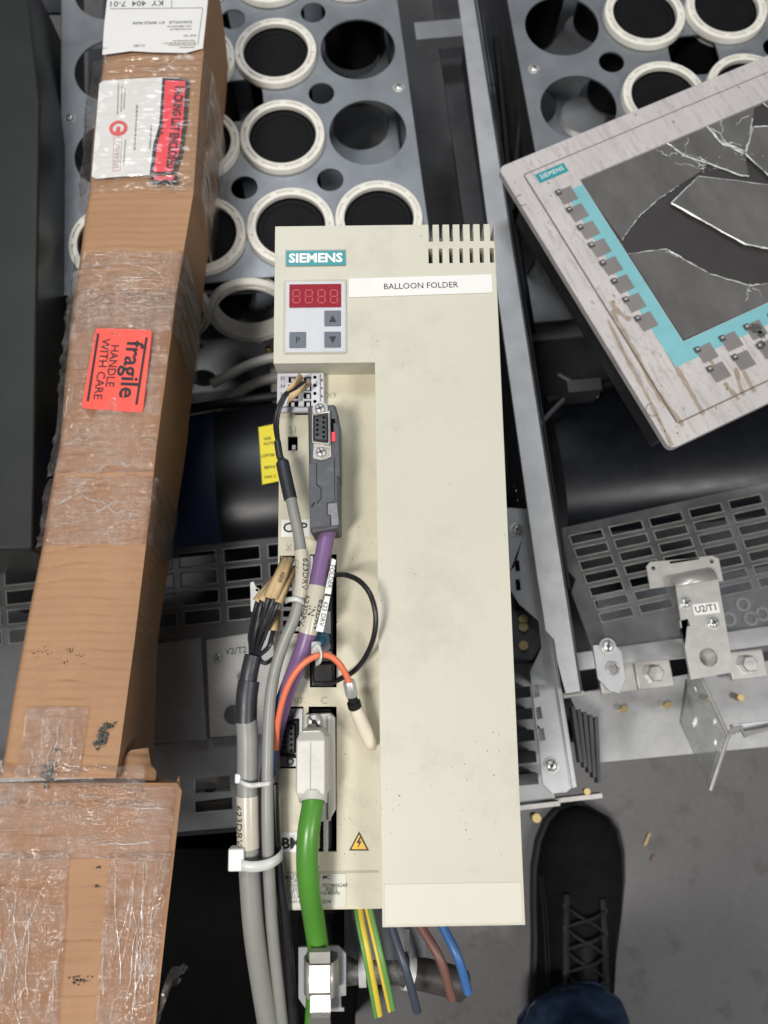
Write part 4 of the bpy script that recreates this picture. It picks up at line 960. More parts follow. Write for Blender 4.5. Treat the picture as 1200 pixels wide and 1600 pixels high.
# --- green cable and its plug
gp = dpath([(490, 1236, .006), (488, 1262, .009), (482, 1300, .011), (480, 1345, .009), (484, 1395, .003), (491, 1440, -.008), (497, 1485, -.018), (496, 1530, -.022), (490, 1640, -.035)])
gn = cable_thing('encoder_cable', 'thick green encoder cable with pale grey plug screwed into the lower slot', gp)
MB().tube(gp, .0058, 20).build('cable_sheath', greens, gn, F=W0)
zz = .0125
hp = [P2(470, 1143, zz), P2(500, 1142, zz), P2(512, 1155, zz), P2(512, 1240, zz), P2(505, 1254, zz), P2(466, 1254, zz), P2(460.5, 1240, zz), P2(461.5, 1158, zz)]
hd = MB().sheet(hp, [], RZ + .006, zz - .004).build('plug_housing', pgrey2, gn, F=MD, bevel=.0008)
hp2 = [P2(464, 1158, zz), P2(507, 1157, zz), P2(507, 1240, zz), P2(463, 1240, zz)]
top = [Vector((x, y, zz)) for x, y in hp2]; bot = [Vector((x, y, zz - .0038)) for x, y in (P2(467, 1146, zz), P2(503, 1145, zz), P2(511, 1156, zz), P2(511.5, 1240, zz), P2(505, 1253, zz), P2(466, 1253, zz), P2(461, 1240, zz), P2(462, 1158, zz))]
MB().add(bot + top, [(0, 1, 9, 8), (1, 2, 9), (2, 3, 10, 9), (3, 4, 10), (4, 5, 11, 10), (5, 6, 11), (6, 7, 8, 11), (7, 0, 8), (8, 9, 10, 11)]).build('housing_lid', pgrey2, hd, F=MD, bevel=.0005)
MB().tube([Vector((*P2(485.5, 1160, zz), zz + .0001)), Vector((*P2(485, 1239, zz), zz + .0001))], .00018, 6).build('lid_seam', grey_ink, hd, F=MD)
MB().lathe([(.0075, 0), (.0075, .0045), (.0062, .0045), (.0062, 0)], 24, MD.inverted() @ basis(gp[0] + (gp[1] - gp[0]) * 1.2, MD.to_3x3() @ Vector((1, 0, 0)), gp[4] - gp[0]), closed=True).build('cable_gland', pgrey2, hd, F=MD)
bs = [P2(475, 1117, RZ + .006), P2(516, 1115, RZ + .006), P2(523, 1122, RZ + .006), P2(524, 1266, RZ + .006), P2(514, 1284, RZ + .006), P2(500, 1284, RZ + .006), P2(476, 1250, RZ + .006)]
bk = MB().sheet(bs, [], RZ - .003, RZ + .0058).build('plug_back_shell', pgrey2, gn, F=MD, bevel=.0006)
MB().sheet([P2(513, 1118, RZ + .007), P2(517, 1118, RZ + .007), P2(517, 1282, RZ + .007), P2(513, 1282, RZ + .007)], [], RZ + .006, RZ + .0075).build('shell_rib', pgrey2, bk, F=MD)
p = D(491, 1127, RZ + .007); screw(gn, (p.x, p.y, RZ + .006), .0044, F=MD, m=tin, slot='slot', a=2.0, washer=False)
# --- shield clamp on the green cable
sc_ = thing('shield_clamp', 'spring steel shield clamp gripping the green cable', 'clamp', MD @ T(D(498, 1530, -.03)))
cz = -.028
MB().sheet([P2(466, 1480, cz), P2(528, 1478, cz), P2(541, 1490, cz), P2(541, 1556, cz), P2(533, 1557, cz), P2(533, 1574, cz), P2(538, 1575, cz), P2(538, 1581, cz), P2(480, 1581, cz), P2(466, 1560, cz)], [[P2(520, 1502, cz), P2(529, 1498, cz), P2(528, 1536, cz), P2(519, 1540, cz)]], cz - .002, cz).build('clamp_plate', mat('dull_zinc', (.24, .245, .25), .55, .4, var=.1), sc_, F=MD, bevel=.0003)
prof = [(.0, -.001), (.004, .004), (.010, .010), (.016, .0115), (.021, .0125), (.034, .013), (.0365, .010), (.040, .0125)]
yC0 = D(497, 1478, -.012).y; uL, uR = D(484, 1510, -.012).x, D(516, 1510, -.012).x
vs = []; nn = 0
for y, z in ((0, -.008), (.0008, -.006), (.0012, -.0105), (.008, -.0112), (.0086, -.0132), (.0095, -.0115), (.022, -.0105), (.0235, -.0125), (.025, -.0155), (.034, -.0150), (.0345, -.011), (.0385, -.012), (.039, -.018)):
    vs += [(uL, yC0 - y, z), (uR, yC0 - y, z)]; nn += 1
MB().add(vs, [(2 * i, 2 * i + 1, 2 * i + 3, 2 * i + 2) for i in range(nn - 1)]).build('clamp_spring', mat('spring_steel', (.36, .345, .32), .34, .8, var=.08), sc_, F=MD, solid=.0009, smooth=0)
for x_, s_ in ((uL, -1), (uR, 1)):
    vs = []
    for k in range(6):
        t = k / 5; vs += [(x_ + s_ * (.0003 + .0035 * math.sin(t * 2.4)), yC0 - .009, -.012 - .016 * t), (x_ + s_ * (.0003 + .0035 * math.sin(t * 2.4)), yC0 - .026, -.012 - .016 * t)]
    MB().add(vs, [(2 * i, 2 * i + 1, 2 * i + 3, 2 * i + 2) for i in range(5)]).build('clamp_jaw', tin, sc_, F=MD, solid=.0008)
# --- cable ties
def tie(label, pts, wd, head, thick=.0009):
    path = dpath(pts, 8); t_ = thing('cable_tie', label, 'cable tie', T(path[0]), 'white nylon cable ties')
    ax = MD.to_3x3() @ Vector((0, 1, 0)); vs = []
    for p in path: vs += [p - ax * wd / 2, p + ax * wd / 2]
    MB().add(vs, [(2 * i, 2 * i + 1, 2 * i + 3, 2 * i + 2) for i in range(len(path) - 1)]).build('tie_strap', nylon, t_, F=W0, solid=thick)
    if head:
        c = D(*head[:3]); s_ = head[3]; MB().box(c.x - s_, c.y - s_ * 1.35, c.z - s_, c.x + s_, c.y + s_ * 1.35, c.z + s_).build('tie_head', nylon, t_, F=MD, bevel=.0008)
    return t_
tie('broad white cable tie binding both grey cables low on the bundle', [(367, 1342, -.006), (375, 1350, .004), (392, 1354, .006), (412, 1352, .005), (428, 1346, .003), (439, 1337, -.002), (441, 1330, -.010)], .0052, (371, 1341, .001, .0042))
tie('thin white cable tie binding both grey cables above the lower marker sleeve', [(371, 1215, -.004), (377, 1222, .006), (390, 1227, .008), (405, 1226, .006), (420, 1224, .007), (427, 1220, .0)], .0024, (373, 1216, .003, .0019))
tie('white cable tie round the grey cable just below its marker sleeve', [(446, 940, .006), (452, 937, .014), (463, 936, .0165), (473, 940, .014), (477, 946, .006)], .0026, None)
tie('white cable tie holding the orange fibre to the blue-capped connector', [(487, 1022, .012), (490, 1014, .016), (496, 1010, .018), (502, 1020, .0195), (500, 1031, .017), (494, 1036, .010)], .0034, (494, 1012, .013, .0024))
# --- power wires sticking out below
def wire(label, pts, r, m, stripe=None):
    pth = dpath(pts, 10); t_ = thing('power_wire', label, 'wire', T(pth[0]), 'cut power wires below the drive')
    MB().tube(pth, r, 12).build('wire_sheath', m, t_, F=W0)
    if stripe:
        fr = frames(pth); MB().tube([p + n * r * .55 + b * r * stripe[1] for p, (t, n, b) in zip(pth, fr)], r * .6, 10).build('wire_stripe', stripe[0], t_, F=W0)
    e_ = pth[-1]; d_ = (pth[-1] - pth[-3]).normalized(); MB().tube([e_ - d_ * .0005, e_ + d_ * .0006], r * .55, 10).build('copper_end', brass, t_, F=W0)
wire('yellow and green earth wire hanging below the drive', [(560, 1405, -.045), (565, 1440, -.04), (575, 1490, -.036), (593, 1586, -.045)], .0019, yelw, (grnw, 1.15))
wire('green earth wire with a yellow edge beside the yellow wire', [(575, 1405, -.045), (583, 1440, -.042), (597, 1500, -.038), (614, 1577, -.045)], .0017, grnw, (yelw, 1.25))
wire('dark slate wire hanging below the drive', [(600, 1405, -.05), (614, 1455, -.042), (634, 1515, -.038), (652, 1580, -.05)], .0024, drkw)
wire('brown wire hanging below the drive cover', [(630, 1400, -.05), (660, 1452, -.042), (688, 1500, -.038), (706, 1560, -.046)], .0027, brnw)
wire('blue wire hanging below the drive cover', [(668, 1400, -.05), (694, 1452, -.042), (716, 1498, -.038), (731, 1550, -.046)], .0027, bluew)
bs = dpath([(540, 1515, -.075), (570, 1512, -.075), (610, 1513, -.075), (650, 1520, -.078), (700, 1532, -.082), (722, 1540, -.085)])
br = cable_thing('braided_cable', 'short braided shield cable tied across behind the cut wires', bs)
MB().tube(seg(bs, bs[0], bs[28]), .0088, 18).build('shield_braid', braid, br, F=W0)
MB().tube(seg(bs, bs[27], bs[-1]), .0092, 18).build('cable_sheath', mat('dark_brown_sheath', (.05, .042, .038), .5, var=.3, vscale=100, bump=.4, bscale=150), br, F=W0)
MB().tube([bs[-1], bs[-1] + (bs[-1] - bs[-3]).normalized() * .0015], .0075, 18).build('sheath_end', brass, br, F=W0)
for i in (9, 27):
    dd = (bs[i + 1] - bs[i]).normalized(); MB().lathe([(.0092, -.0022), (.0104, -.0022), (.0104, .0022), (.0092, .0022)], 24, basis(bs[i], dd.cross(Vector((0, 0, 1))), dd), closed=True).build('strap', nylon, br, F=W0)

# ============================================================ CRACKED OPERATOR PANEL
ZH = .4129
MH = T(.1022, .4772, ZH) @ Matrix.Rotation(R(25.7), 4, 'Z')
HB = .068
MHB = MH @ T(0, 0, -HB)
hp_ = thing('operator_panel', 'dirty pinkish-white operator panel with cracked glass and cyan key strips', 'control panel', MHB)
H = lambda u, v, z=0.: at(u, v, z, MH)
HH, HWD = .297, .40
MB().box(.02, -HH + .02, -HB, HWD - .02, -.02, -.0082).build('panel_housing', dsteel, hp_, F=MH)
ins = .0175
s0, s1 = H(905, 281), H(1068, 533)
xs = (s0.x + s1.x) / 2; yst, ysb = s0.y, s1.y; xse = HWD - xs
scr = [(xs, ysb), (xse, ysb), (xse, yst), (xs, yst)]
MB().sheet(rrect(0, -HH, HWD, 0, .006), [[(x + (.0008 if x < .2 else -.0008) * -1, y) for x, y in scr]], -.008, -.0005).build('front_plate', hmi_, hp_, F=MH, bevel=.0016, seg=3)
fp = MB().sheet(rrect(ins, -HH + ins, HWD - ins, -ins, .003), [scr], -.0004, .0004).build('front_foil', hmi_, hp_, F=MH, bevel=.0002)
for a_, b_ in (((ins - .0012, -HH + ins), (ins - .0002, -ins)), ((ins, -ins + .0002), (HWD - ins, -ins + .0012)), ((ins, -HH + ins - .0012), (HWD - ins, -HH + ins - .0002))):
    MB().box(a_[0], a_[1], -.0004, b_[0], b_[1], -.0001).build('foil_groove', mat('groove_grime', (.16, .13, .11), .8), hp_, F=MH)
MB().box(xs + .0005, ysb + .0005, -.0060, xse - .0005, yst - .0005, -.0030).build('screen', hmi_dark, hp_, F=MH)
c = H(862, 271); lgp = MB().box(c.x - .0145, c.y - .0048, .0005, c.x + .0145, c.y + .0048, .0009).build('logo_plate', teal, hp_, F=MH)
text('SIEMENS', .0062, whitetx, lgp, MHB.inverted() @ MH @ T(c.x, c.y, .0011), bold=.0, sx=.95, space=1.1)
k0, k7 = H(886, 306), H(1010, 503); kx = (k0.x + k7.x) / 2; dk = (k7.y - k0.y) / 7
kb = [H(1103, 551), H(1123, 582), H(1143, 535), H(1162, 564)]
by1 = (kb[0].y + kb[2].y) / 2; by2 = (kb[1].y + kb[3].y) / 2; bdx = ((kb[2].x - kb[0].x) + (kb[3].x - kb[1].x)) / 2; bx0 = (kb[0].x + kb[1].x) / 2
MB().sheet([(kx, by1), (xse, by1), (xse, ysb - .0006), (xs - .0006, ysb - .0006), (xs - .0006, k0.y + .004), (kx, k0.y + .004)], [], .0005, .0007).build('cyan_strip', hmi_teal, hp_, F=MH)
def hkey(x, y):
    k_ = MB().box(x - .0072, y - .0072, .0008, x + .0072, y + .0072, .0014).build('function_key', hmi_key, hp_, F=MH, bevel=.0003)
    MB().box(x - .0085, y + .0030, .0015, x - .0035, y + .0082, .0019).build('key_led', mat('led_frame', (.06, .06, .06), .5), k_, F=MH)
    MB().box(x - .0070, y + .0050, .0020, x - .0045, y + .0068, .0023).build('key_lens', mat('led_lens', (.42, .42, .42), .3), k_, F=MH)
for k in range(8): hkey(kx, k0.y + dk * k)
for k in range(8):
    hkey(bx0 + bdx * k, by1); hkey(bx0 + bdx * k, by2)
for u, v in ((816, 312), (1020, 640)):
    p = H(u, v); bb = MB(); bb.tube([Vector((p.x + .0055 * math.cos(t), p.y + .0055 * math.sin(t), .0)) for t in [1.2 + .2 * i for i in range(20)]], .0003, 6); bb.build('scratch_arc', mat('groove_grime2', (.22, .18, .15), .8), hp_, F=MH)
# glass: what is left in the frame, and shards lying on the screen
def shard(pts, z, tilt=0., th=.0016):
    q_ = [H(u, v, z) for u, v in pts]
    o_ = MB().sheet([(p.x, p.y) for p in q_], [], z - th, z).build('glass_shard', glassm, hp_, F=MH)
    q_ = [Vector((p.x, p.y, z - .0003)) for p in q_]
    return o_, q_
def rim(o_, q_, idx, r=.0006):
    for a, b in idx:
        n = 7; pts = []
        for k in range(n + 1):
            p = q_[a].lerp(q_[b], k / n)
            if 0 < k < n: p = p + Vector((random.uniform(-1, 1), random.uniform(-1, 1), 0)) * .0004
            pts.append(p)
        MB().tube(pts, [r * random.uniform(.35, 1.2) for _ in pts], 5).build('fracture_edge', glass_edge, o_, F=MH)
arc = [(972, 375), (985, 355), (1001, 335), (1030, 310), (1060, 290), (1103, 263)]
o_, q_ = shard([(907, 284), (966, 256), (1040, 222), (1103, 262)] + arc[::-1][1:], -.0012); rim(o_, q_, [(4, 5), (5, 6), (6, 7), (7, 8), (2, 3)], .0004)
o_, q_ = shard([(1040, 221), (1098, 190), (1125, 222), (1163, 240), (1170, 275), (1155, 273), (1105, 254), (1070, 243)], -.0010); rim(o_, q_, [(0, 7), (7, 6), (6, 5), (5, 4), (1, 2), (2, 3)], .0006)
o_, q_ = shard([(1099, 189), (1180, 156), (1176, 185), (1165, 236), (1126, 221)], -.0008); rim(o_, q_, [(2, 3), (3, 4), (4, 0)], .0006)
o_, q_ = shard([(1177, 198), (1215, 196), (1260, 240), (1230, 300), (1165, 240)], .0012); rim(o_, q_, [(0, 1), (4, 0), (3, 4)], .0006)
o_, q_ = shard([(1049, 317), (1092, 275), (1300, 300), (1290, 420), (1200, 388), (1164, 381)], .0016, th=.002); rim(o_, q_, [(0, 1), (1, 2)], .0005); rim(o_, q_, [(0, 5), (5, 4), (4, 3)], .0009)
o_, q_ = shard([(982, 396), (1042, 389), (1110, 428), (1172, 446), (1210, 440), (1300, 420), (1270, 440), (1068, 531)], -.0009); rim(o_, q_, [(0, 1), (1, 2), (2, 3), (3, 4)], .0005)
o_, q_ = shard([(1192, 160), (1260, 125), (1280, 170), (1210, 176)], -.0009); rim(o_, q_, [(0, 3), (3, 2)], .0006)
# dried brown runs and soot spots on the front
def run(pts, wd, name='dried_run'):
    path = spline([H(u, v, .0006) for u, v in pts], 6); vs = []; k = len(path)
    for i, p in enumerate(path):
        d_ = (path[min(i + 1, k - 1)] - path[max(i - 1, 0)]).normalized(); n_ = Vector((-d_.y, d_.x, 0)); w_ = wd * (.75 + .6 * noise.noise(p * 300))
        vs += [(p.x - n_.x * w_, p.y - n_.y * w_, .00055), (p.x + n_.x * w_, p.y + n_.y * w_, .00055)]
    MB().add(vs, [(2 * i, 2 * i + 1, 2 * i + 3, 2 * i + 2) for i in range(k - 1)]).build(name, stain, hp_, F=MH)
run([(955, 485), (990, 545), (1025, 610), (1068, 665)], .0026); run([(1026, 515), (1050, 562), (1075, 605), (1100, 648)], .0024)
run([(950, 500), (985, 570), (1010, 615), (1050, 697)], .0020); run([(1132, 598), (1142, 610), (1155, 624)], .0024); run([(1150, 575), (1155, 600), (1163, 618)], .0022); run([(1162, 580), (1172, 600), (1180, 612)], .0022)
run([(955, 470), (965, 486), (985, 500)], .003); run([(1087, 530), (1105, 555), (1122, 582)], .0018)
for u, v, r_ in ((1180, 515, .008), (1188, 540, .006), (1188, 524, .005)):
    p = H(u, v); MB().sheet([(p.x + r_ * (.6 + .5 * noise.noise(Vector((t * 3, u, 0)))) * math.cos(t), p.y + r_ * (.6 + .5 * noise.noise(Vector((t * 3, v, 1)))) * math.sin(t)) for t in [i * .35 for i in range(18)]], [], .0020, .0022).build('soot_smudge', soot, hp_, F=MH)
for k in range(46):
    u, v = random.choice(((random.uniform(830, 960), random.uniform(280, 470)), (random.uniform(800, 1200), 0), (random.uniform(1020, 1180), random.uniform(600, 690))))
    if v == 0: v = 258 - (u - 800) * .44 + random.uniform(2, 46)
    p = H(u, v)
    if not (.003 < p.x < xs - .02 or p.y > yst + .004 or p.y < by2 - .01) or p.x < .003 or p.y > -.003 or p.y < -HH + .003: continue
    r_ = random.uniform(.0004, .0016); zq_ = .00045 if ins < p.x and p.y < -ins and p.y > -HH + ins else -.00045
    MB().sheet([(p.x + r_ * random.uniform(.4, 1.4) * math.cos(t) * .6, p.y + r_ * random.uniform(.4, 1.6) * math.sin(t)) for t in [i * .7 for i in range(9)]], [], zq_, zq_ + .0001).build('dirt_spot', mat('grime', (.20, .16, .13), .8), hp_, F=MH)

# ============================================================ CARDBOARD CARTON
ZC, TC = .46, .115
stv = [-60, 60, 133, 300, 450, 700, 850, 1000, 1180, 1216]
stl = [172, 160, 147, 133, 109, 84, 58, 28, -4, -14]
str_ = [334, 320, 313, 302, 277, 244, 228, 210, 186, 180]
def interp(x, xs_, ys_):
    for i in range(len(xs_) - 1):
        if x <= xs_[i + 1]: t = (x - xs_[i]) / (xs_[i + 1] - xs_[i]); return ys_[i] + (ys_[i + 1] - ys_[i]) * t
    return ys_[-1]
MK = T(*at(180, 700, ZC - TC))
cx_ = thing('cardboard_carton', 'long taped cardboard carton with red fragile sticker and packing list pouch', 'carton', MK)
nl_, nx = 520, 22
otv = [-100, 0, 133, 300, 450, 700, 850, 1000, 1180, 1260]; otu = [372, 364, 354, 340, 318, 290, 268, 246, 240, 238]
def row_v(y, z):
    d = CW.to_3x3().transposed() @ (Vector((0, y, z)) - Vector((0, 0, CAM_H))); return 800 + F_PX * d.y / d.z
def card_pt(a, b, lift=0.):
    """a across (0 left bottom .. 1 right bottom), b along; uneven ribs and dents"""
    v = -60 + (1216 + 60) * b
    Lw, Rw = at(interp(v, stv, stl), v, ZC), at(interp(v, stv, str_), v, ZC)
    y = (Lw.y + Rw.y) / 2
    rib = -.0016 * (1 - abs(math.sin(y * math.pi / .0118 + 1.1 * noise.noise(Vector((a * 3, y * 8, 0)))))) ** 4 * max(0, .45 + 1.1 * noise.noise(Vector((a * 4, y * 25, 3))))
    dent = .0022 * noise.noise(Vector((a * 2.2, y * 9, 5))) + .0009 * noise.noise(Vector((a * 9, y * 40, 9)))
    if v < 335: dent *= .3
    wob = .0016 * noise.noise(Vector((y * 16, 0, 2)))
    if a < .12: return Vector((Lw.x - .004 + wob - .002, y, ZC - TC + (TC - .024) * a / .12))
    if a < .22:
        t = (a - .12) / .10; return Vector((Lw.x - .006 + wob + t * .010, y, ZC - .024 + .021 * t ** .7))
    if a < .80:
        t = (a - .22) / .58; return Vector((Lw.x + .004 + wob * (1 - t) + (Rw.x - Lw.x - .004) * t, y, ZC - .003 * (1 - t) ** 3 + rib + dent * math.sin(t * math.pi) + lift))
    t = (a - .80) / .20; v2 = row_v(y, ZC - TC); xb = at(interp(max(v2, -99), otv, otu), v2, ZC - TC).x
    return Vector((Rw.x + (xb - Rw.x) * t + .0012 * math.sin(t * 3.1) + dent * .6 * t, y, ZC - .0006 - TC * t))
bb = MB().grid(lambda a, b: card_pt(a, b), 50, nl_)
n_ = 51; bb.f.append(tuple(range(n_ - 1, -1, -1))); bb.f.append(tuple(range(nl_ * n_, nl_ * n_ + n_)))
for j in range(nl_): bb.f.append((j * n_ + n_ - 1, j * n_, (j + 1) * n_, (j + 1) * n_ + n_ - 1))
bb.build('carton_body', card, cx_, F=W0, smooth=55)
# wider end sleeve at the bottom
ev = [1222, 1236, 1330, 1450, 1560, 1680]; er = [272, 281, 270, 256, 244, 232]
ZE = .452
def end_pt(a, b):
    v = 1226 + (1680 - 1226) * b; Rw = at(interp(v, ev, er), v, ZE); Lw = at(-60, v, ZE); y = Rw.y
    rib = -.0010 * (1 - abs(math.sin(y * math.pi / .0105 + 1.1 * noise.noise(Vector((a * 4, y * 9, 7)))))) ** 4 * max(0, .5 + 1.1 * noise.noise(Vector((a * 5, y * 25, 1))))
    dent = .0030 * noise.noise(Vector((a * 4, y * 12, 15)))
    if a < .85: t = a / .85; return Vector((Lw.x + (Rw.x - Lw.x) * t, y, ZE + rib + dent * math.sin(t * 3.14)))
    t = (a - .85) / .15; return Vector((Rw.x + .0012 * math.sin(t * 3) - .035 * t, y, ZE - .0005 - .06 * t))
bb = MB().grid(end_pt, 40, 220); n_ = 41
bb.f.append(tuple(range(n_ - 1, -1, -1))); bb.f.append(tuple(range(220 * n_, 220 * n_ + n_)))
bb.build('end_sleeve', card, cx_, F=W0, smooth=55, solid=.003)
# torn flap at the joint
fl2 = [at(u, v, ZC - .012) for u, v in ((182, 1196), (205, 1172), (232, 1168), (236, 1195), (245, 1205), (243, 1220), (183, 1216))]
MB().add(fl2, [(0, 1, 2, 3, 4, 5, 6)]).build('torn_flap', card, cx_, F=W0, solid=.002)
fl3 = [at(u, v, ZE - .004) for u, v in ((240, 1232), (276, 1222), (280, 1212), (284, 1240), (250, 1244))]
MB().add(fl3, [(0, 1, 2, 3, 4)]).build('torn_flap', card, cx_, F=W0, solid=.002)
# tape films following the carton, a hair above it
def film(u0, u1, v0, v1, m, name, fn=card_pt, seed=0, nu=26, nv=60, lift=.0009, wr=.0007):
    nv *= 2; lift += .0012
    def g(a, b):
        b_ = v0 + (v1 - v0) * b + .004 * noise.noise(Vector((a * 7, seed, b * 2))) * (1 if b in (0, 1) else 0); a_ = u0 + (u1 - u0) * a
        p = fn(min(max(a_, 0), 1), min(max(b_, 0), 1))
        k = noise.ridged_multi_fractal(Vector((p.x * 60, p.y * 60, seed)), .9, 2.1, 3, 1., 2.) if False else abs(noise.noise(Vector((p.x * 95 + seed, p.y * 70, seed)))) 
        off = lift + wr * (1 - k) ** 6 * 2 + wr * .5 * noise.noise(Vector((p.x * 30, p.y * 260, seed + 4)))
        if a_ > .80 and fn is card_pt: return p + Vector((off, 0, 0))
        if a_ < .2 and fn is card_pt: return p + Vector((-off, 0, off))
        return p + Vector((0, 0, off))
    return MB().grid(g, nu, nv).build(name, m, cx_, F=W0, smooth=70)
bv = lambda v: (v + 60) / 1276
film(.10, .99, bv(92), bv(305), pouchf, 'pouch_film', seed=1, nu=44, nv=90, lift=.0040)
film(.14, .99, bv(395), bv(520), bag, 'tape_film', seed=2, nu=44, nv=60)
film(.14, .80, bv(455), bv(742), bag2, 'tape_film', seed=3, nu=44, nv=120, lift=.0016)
film(.08, .99, bv(745), bv(852), bag2, 'tape_film', seed=4, nu=44, nv=60, lift=.0012)
film(.30, .62, bv(1105), bv(1216), bag2, 'tape_film', seed=5, nu=30, nv=60)
def eb(v): return (v - 1226) / 454
film(0, .84, eb(1227), eb(1342), bag2, 'tape_film', fn=end_pt, seed=6, nu=50, nv=60)
film(0, .44, eb(1330), eb(1640), bag2, 'tape_film', fn=end_pt, seed=7, nu=36, nv=110, lift=.0015, wr=.0012)
film(.60, .85, eb(1330), eb(1640), bag2, 'tape_film', fn=end_pt, seed=8, nu=30, nv=110, lift=.0014, wr=.0011)
film(.46, .60, eb(1336), eb(1640), bag, 'tape_film', fn=end_pt, seed=9, nu=12, nv=60, lift=.0004, wr=.0002) if False else None
# bridge tape over the joint
def bridge(a, b):
    u = -40 + (268 + 22 * noise.noise(Vector((b * 5, 0, 1)))) * a; v = 1196 + 62 * b + 7 * noise.noise(Vector((a * 9, b * 3, 8))); z = ZC + .0015 + (ZE - ZC) * b - .004 * math.sin(b * 3.14) + .0022 * abs(noise.noise(Vector((a * 16, b * 5, 4)))); return at(u, v, z)
MB().grid(bridge, 60, 16).build('tape_film', bag2, cx_, F=W0, smooth=70)
# loose tape scraps
def scrap(a, b):
    u = 238 + 48 * a + 8 * math.sin(b * 6); v = 1565 - 70 * a + 50 * b * (1 - .5 * a) + 10 * math.sin(a * 8); return at(u, v, ZE - .02 + .02 * math.sin(a * 4 + b * 3))
MB().grid(scrap, 14, 8).build('tape_scrap', bag2, cx_, F=W0, smooth=70)
MB().grid(lambda a, b: at(243 + 16 * a - 6 * b, 1465 + 30 * b + 6 * math.sin(a * 5), ZE - .03 + .01 * a), 6, 6).build('tape_scrap', bag2, cx_, F=W0)
# print and labels
KI = MK.inverted()
def klabel(px, z, m, name, parent=None, th=.0003, wav=.0):
    return MB().sheet([tuple(at(u, v, z).xy) for u, v in px], [], z, z + th).build(name, m, parent or cx_, F=W0)
def ktext(body, size, m, parent, u, v, z, u2, v2, **k):
    a, b = at(u, v, z), at(u2, v2, z); return text(body, size, m, parent, KI @ basis(a, b - a), **k)
zl_ = ZC + .0024
sl_ = klabel([(172, -40), (329, -40), (321, 40), (317, 76), (290, 83), (240, 82), (205, 80), (160, 86), (163, 40)], zl_, white, 'shipping_label')
zt3 = zl_ + .0006
for tx, u, v, sz in (('KY  404  7-01', 256, 4, .0085), ('DANVILLE   KY 40422-9604', 300, 34, .0044), ('3201 LEBANON RD', 299, 40.5, .0025), ('R R DONNELLEY', 299, 45, .0025), ('STEVE HEMPLE', 299, 49.5, .0025), ('SHIP TO:', 307, 55, .0030), ('12 LBS', 227, 71, .0036), ('1 OF 1', 168, 75, .003)):
    if tx == 'STEVE HEMPLE': continue
    ktext(tx, sz, black_ink, sl_, u, v, zt3, u - 50, v + 1, ax='LEFT')
def kbar(parent, u0, v0, u1, v1, z, h=.0006):
    """a line of print too small to read, as broken strokes"""
    a, b = at(u0, v0, z), at(u1, v1, z); n_ = Vector((-(b - a).y, (b - a).x, 0)).normalized() * h; t = 0.; bb = MB()
    while t < 1:
        e = min(1., t + random.uniform(.03, .12)); p, q_ = a.lerp(b, t), a.lerp(b, e); t = e + .025
        bb.sheet([tuple((p - n_).xy), tuple((q_ - n_).xy), tuple((q_ + n_).xy), tuple((p + n_).xy)], [], z - .0001, z)
    return bb.build('fine_print', grey_ink, parent, F=W0, smooth=0)
for k, (u, v, wd) in enumerate(((304, 63, 34), (306, 66.5, 52), (306, 69.5, 44), (304, 73.5, 24))):
    kbar(sl_, u, v, u - wd, v + wd / 50, zt3)
for p0, p1 in (((172, 13.5), (316, 12)), ((268, 12.5), (269, -20)), ((317, 12), (309, 70))):
    a, b = at(*p0, zt3), at(*p1, zt3); n_ = Vector((-(b - a).y, (b - a).x, 0)).normalized() * .00018
    MB().sheet([tuple((a - n_).xy), tuple((b - n_).xy), tuple((b + n_).xy), tuple((a + n_).xy)], [], zt3 - .0001, zt3).build('label_rule', black_ink, sl_, F=W0)
zp_ = ZC + .0026
pl_ = klabel([(155.5, 131), (162, 126.5), (200, 124), (253, 121), (279, 122), (274, 270), (255, 273), (233, 274), (190, 276), (150, 279.5), (143.5, 276)], zp_, white, 'packing_list')
z2 = zp_ + .0005
rd = klabel([(254, 122), (295, 124), (291, 185), (284, 240), (273, 271), (234, 273), (240, 225), (249, 195)], z2, black_ink, 'pouch_band')
klabel([(258, 126), (290, 127), (286.5, 184), (280, 236), (270, 268), (240, 269), (246, 227), (254, 196)], z2 + .0004, lbl_red, 'band_field', rd)
klabel([(236, 275.5), (278, 275), (277, 287), (235, 287)], z2, black_ink, 'pouch_corner', rd); klabel([(241, 275.2), (272, 275), (271, 281), (241, 282)], z2 + .0004, lbl_red, 'band_field', rd)
ktext('PACKING LIST ENCLOSED', .0105, black_ink, rd, 273, 198, z2 + .001, 262, 300, bold=.035, sx=.67)
ktext('714 R', .0058, black_ink, rd, 251, 200, z2 + .001, 248.5, 230, bold=.01)
# round red emblem and maker's line
ce = at(185, 200.5, z2); Rr = .0076
em = MB().sheet(circ((ce.x, ce.y), Rr, 40), [circ((ce.x, ce.y), Rr * .62, 32)], z2, z2 + .0003).build('emblem_ring', mat('emblem_red', (.72, .10, .10), .5), pl_, F=W0)
MB().sheet(circ((ce.x, ce.y), Rr * .24, 24), [], z2, z2 + .0003).build('emblem_dot', MATS['emblem_red'], em, F=W0)
MB().sheet([(ce.x - Rr * .10, ce.y), (ce.x - Rr * .42, ce.y - Rr * .66), (ce.x + Rr * .36, ce.y - Rr * .66), (ce.x + Rr * .10, ce.y)], [], z2, z2 + .00032).build('emblem_stem', MATS['emblem_red'], em, F=W0)
ktext('SPEARING', .0060, mat('red_grey_ink', (.45, .36, .36), .6), pl_, 183, 242, z2 + .0003, 185.5, 210, space=1.25, sx=.8)
fr0 = [(178, 214.5), (190.5, 214), (188, 266.5), (175.5, 267.5)]; o2 = [tuple(at(u, v, z2).xy) for u, v in fr0]
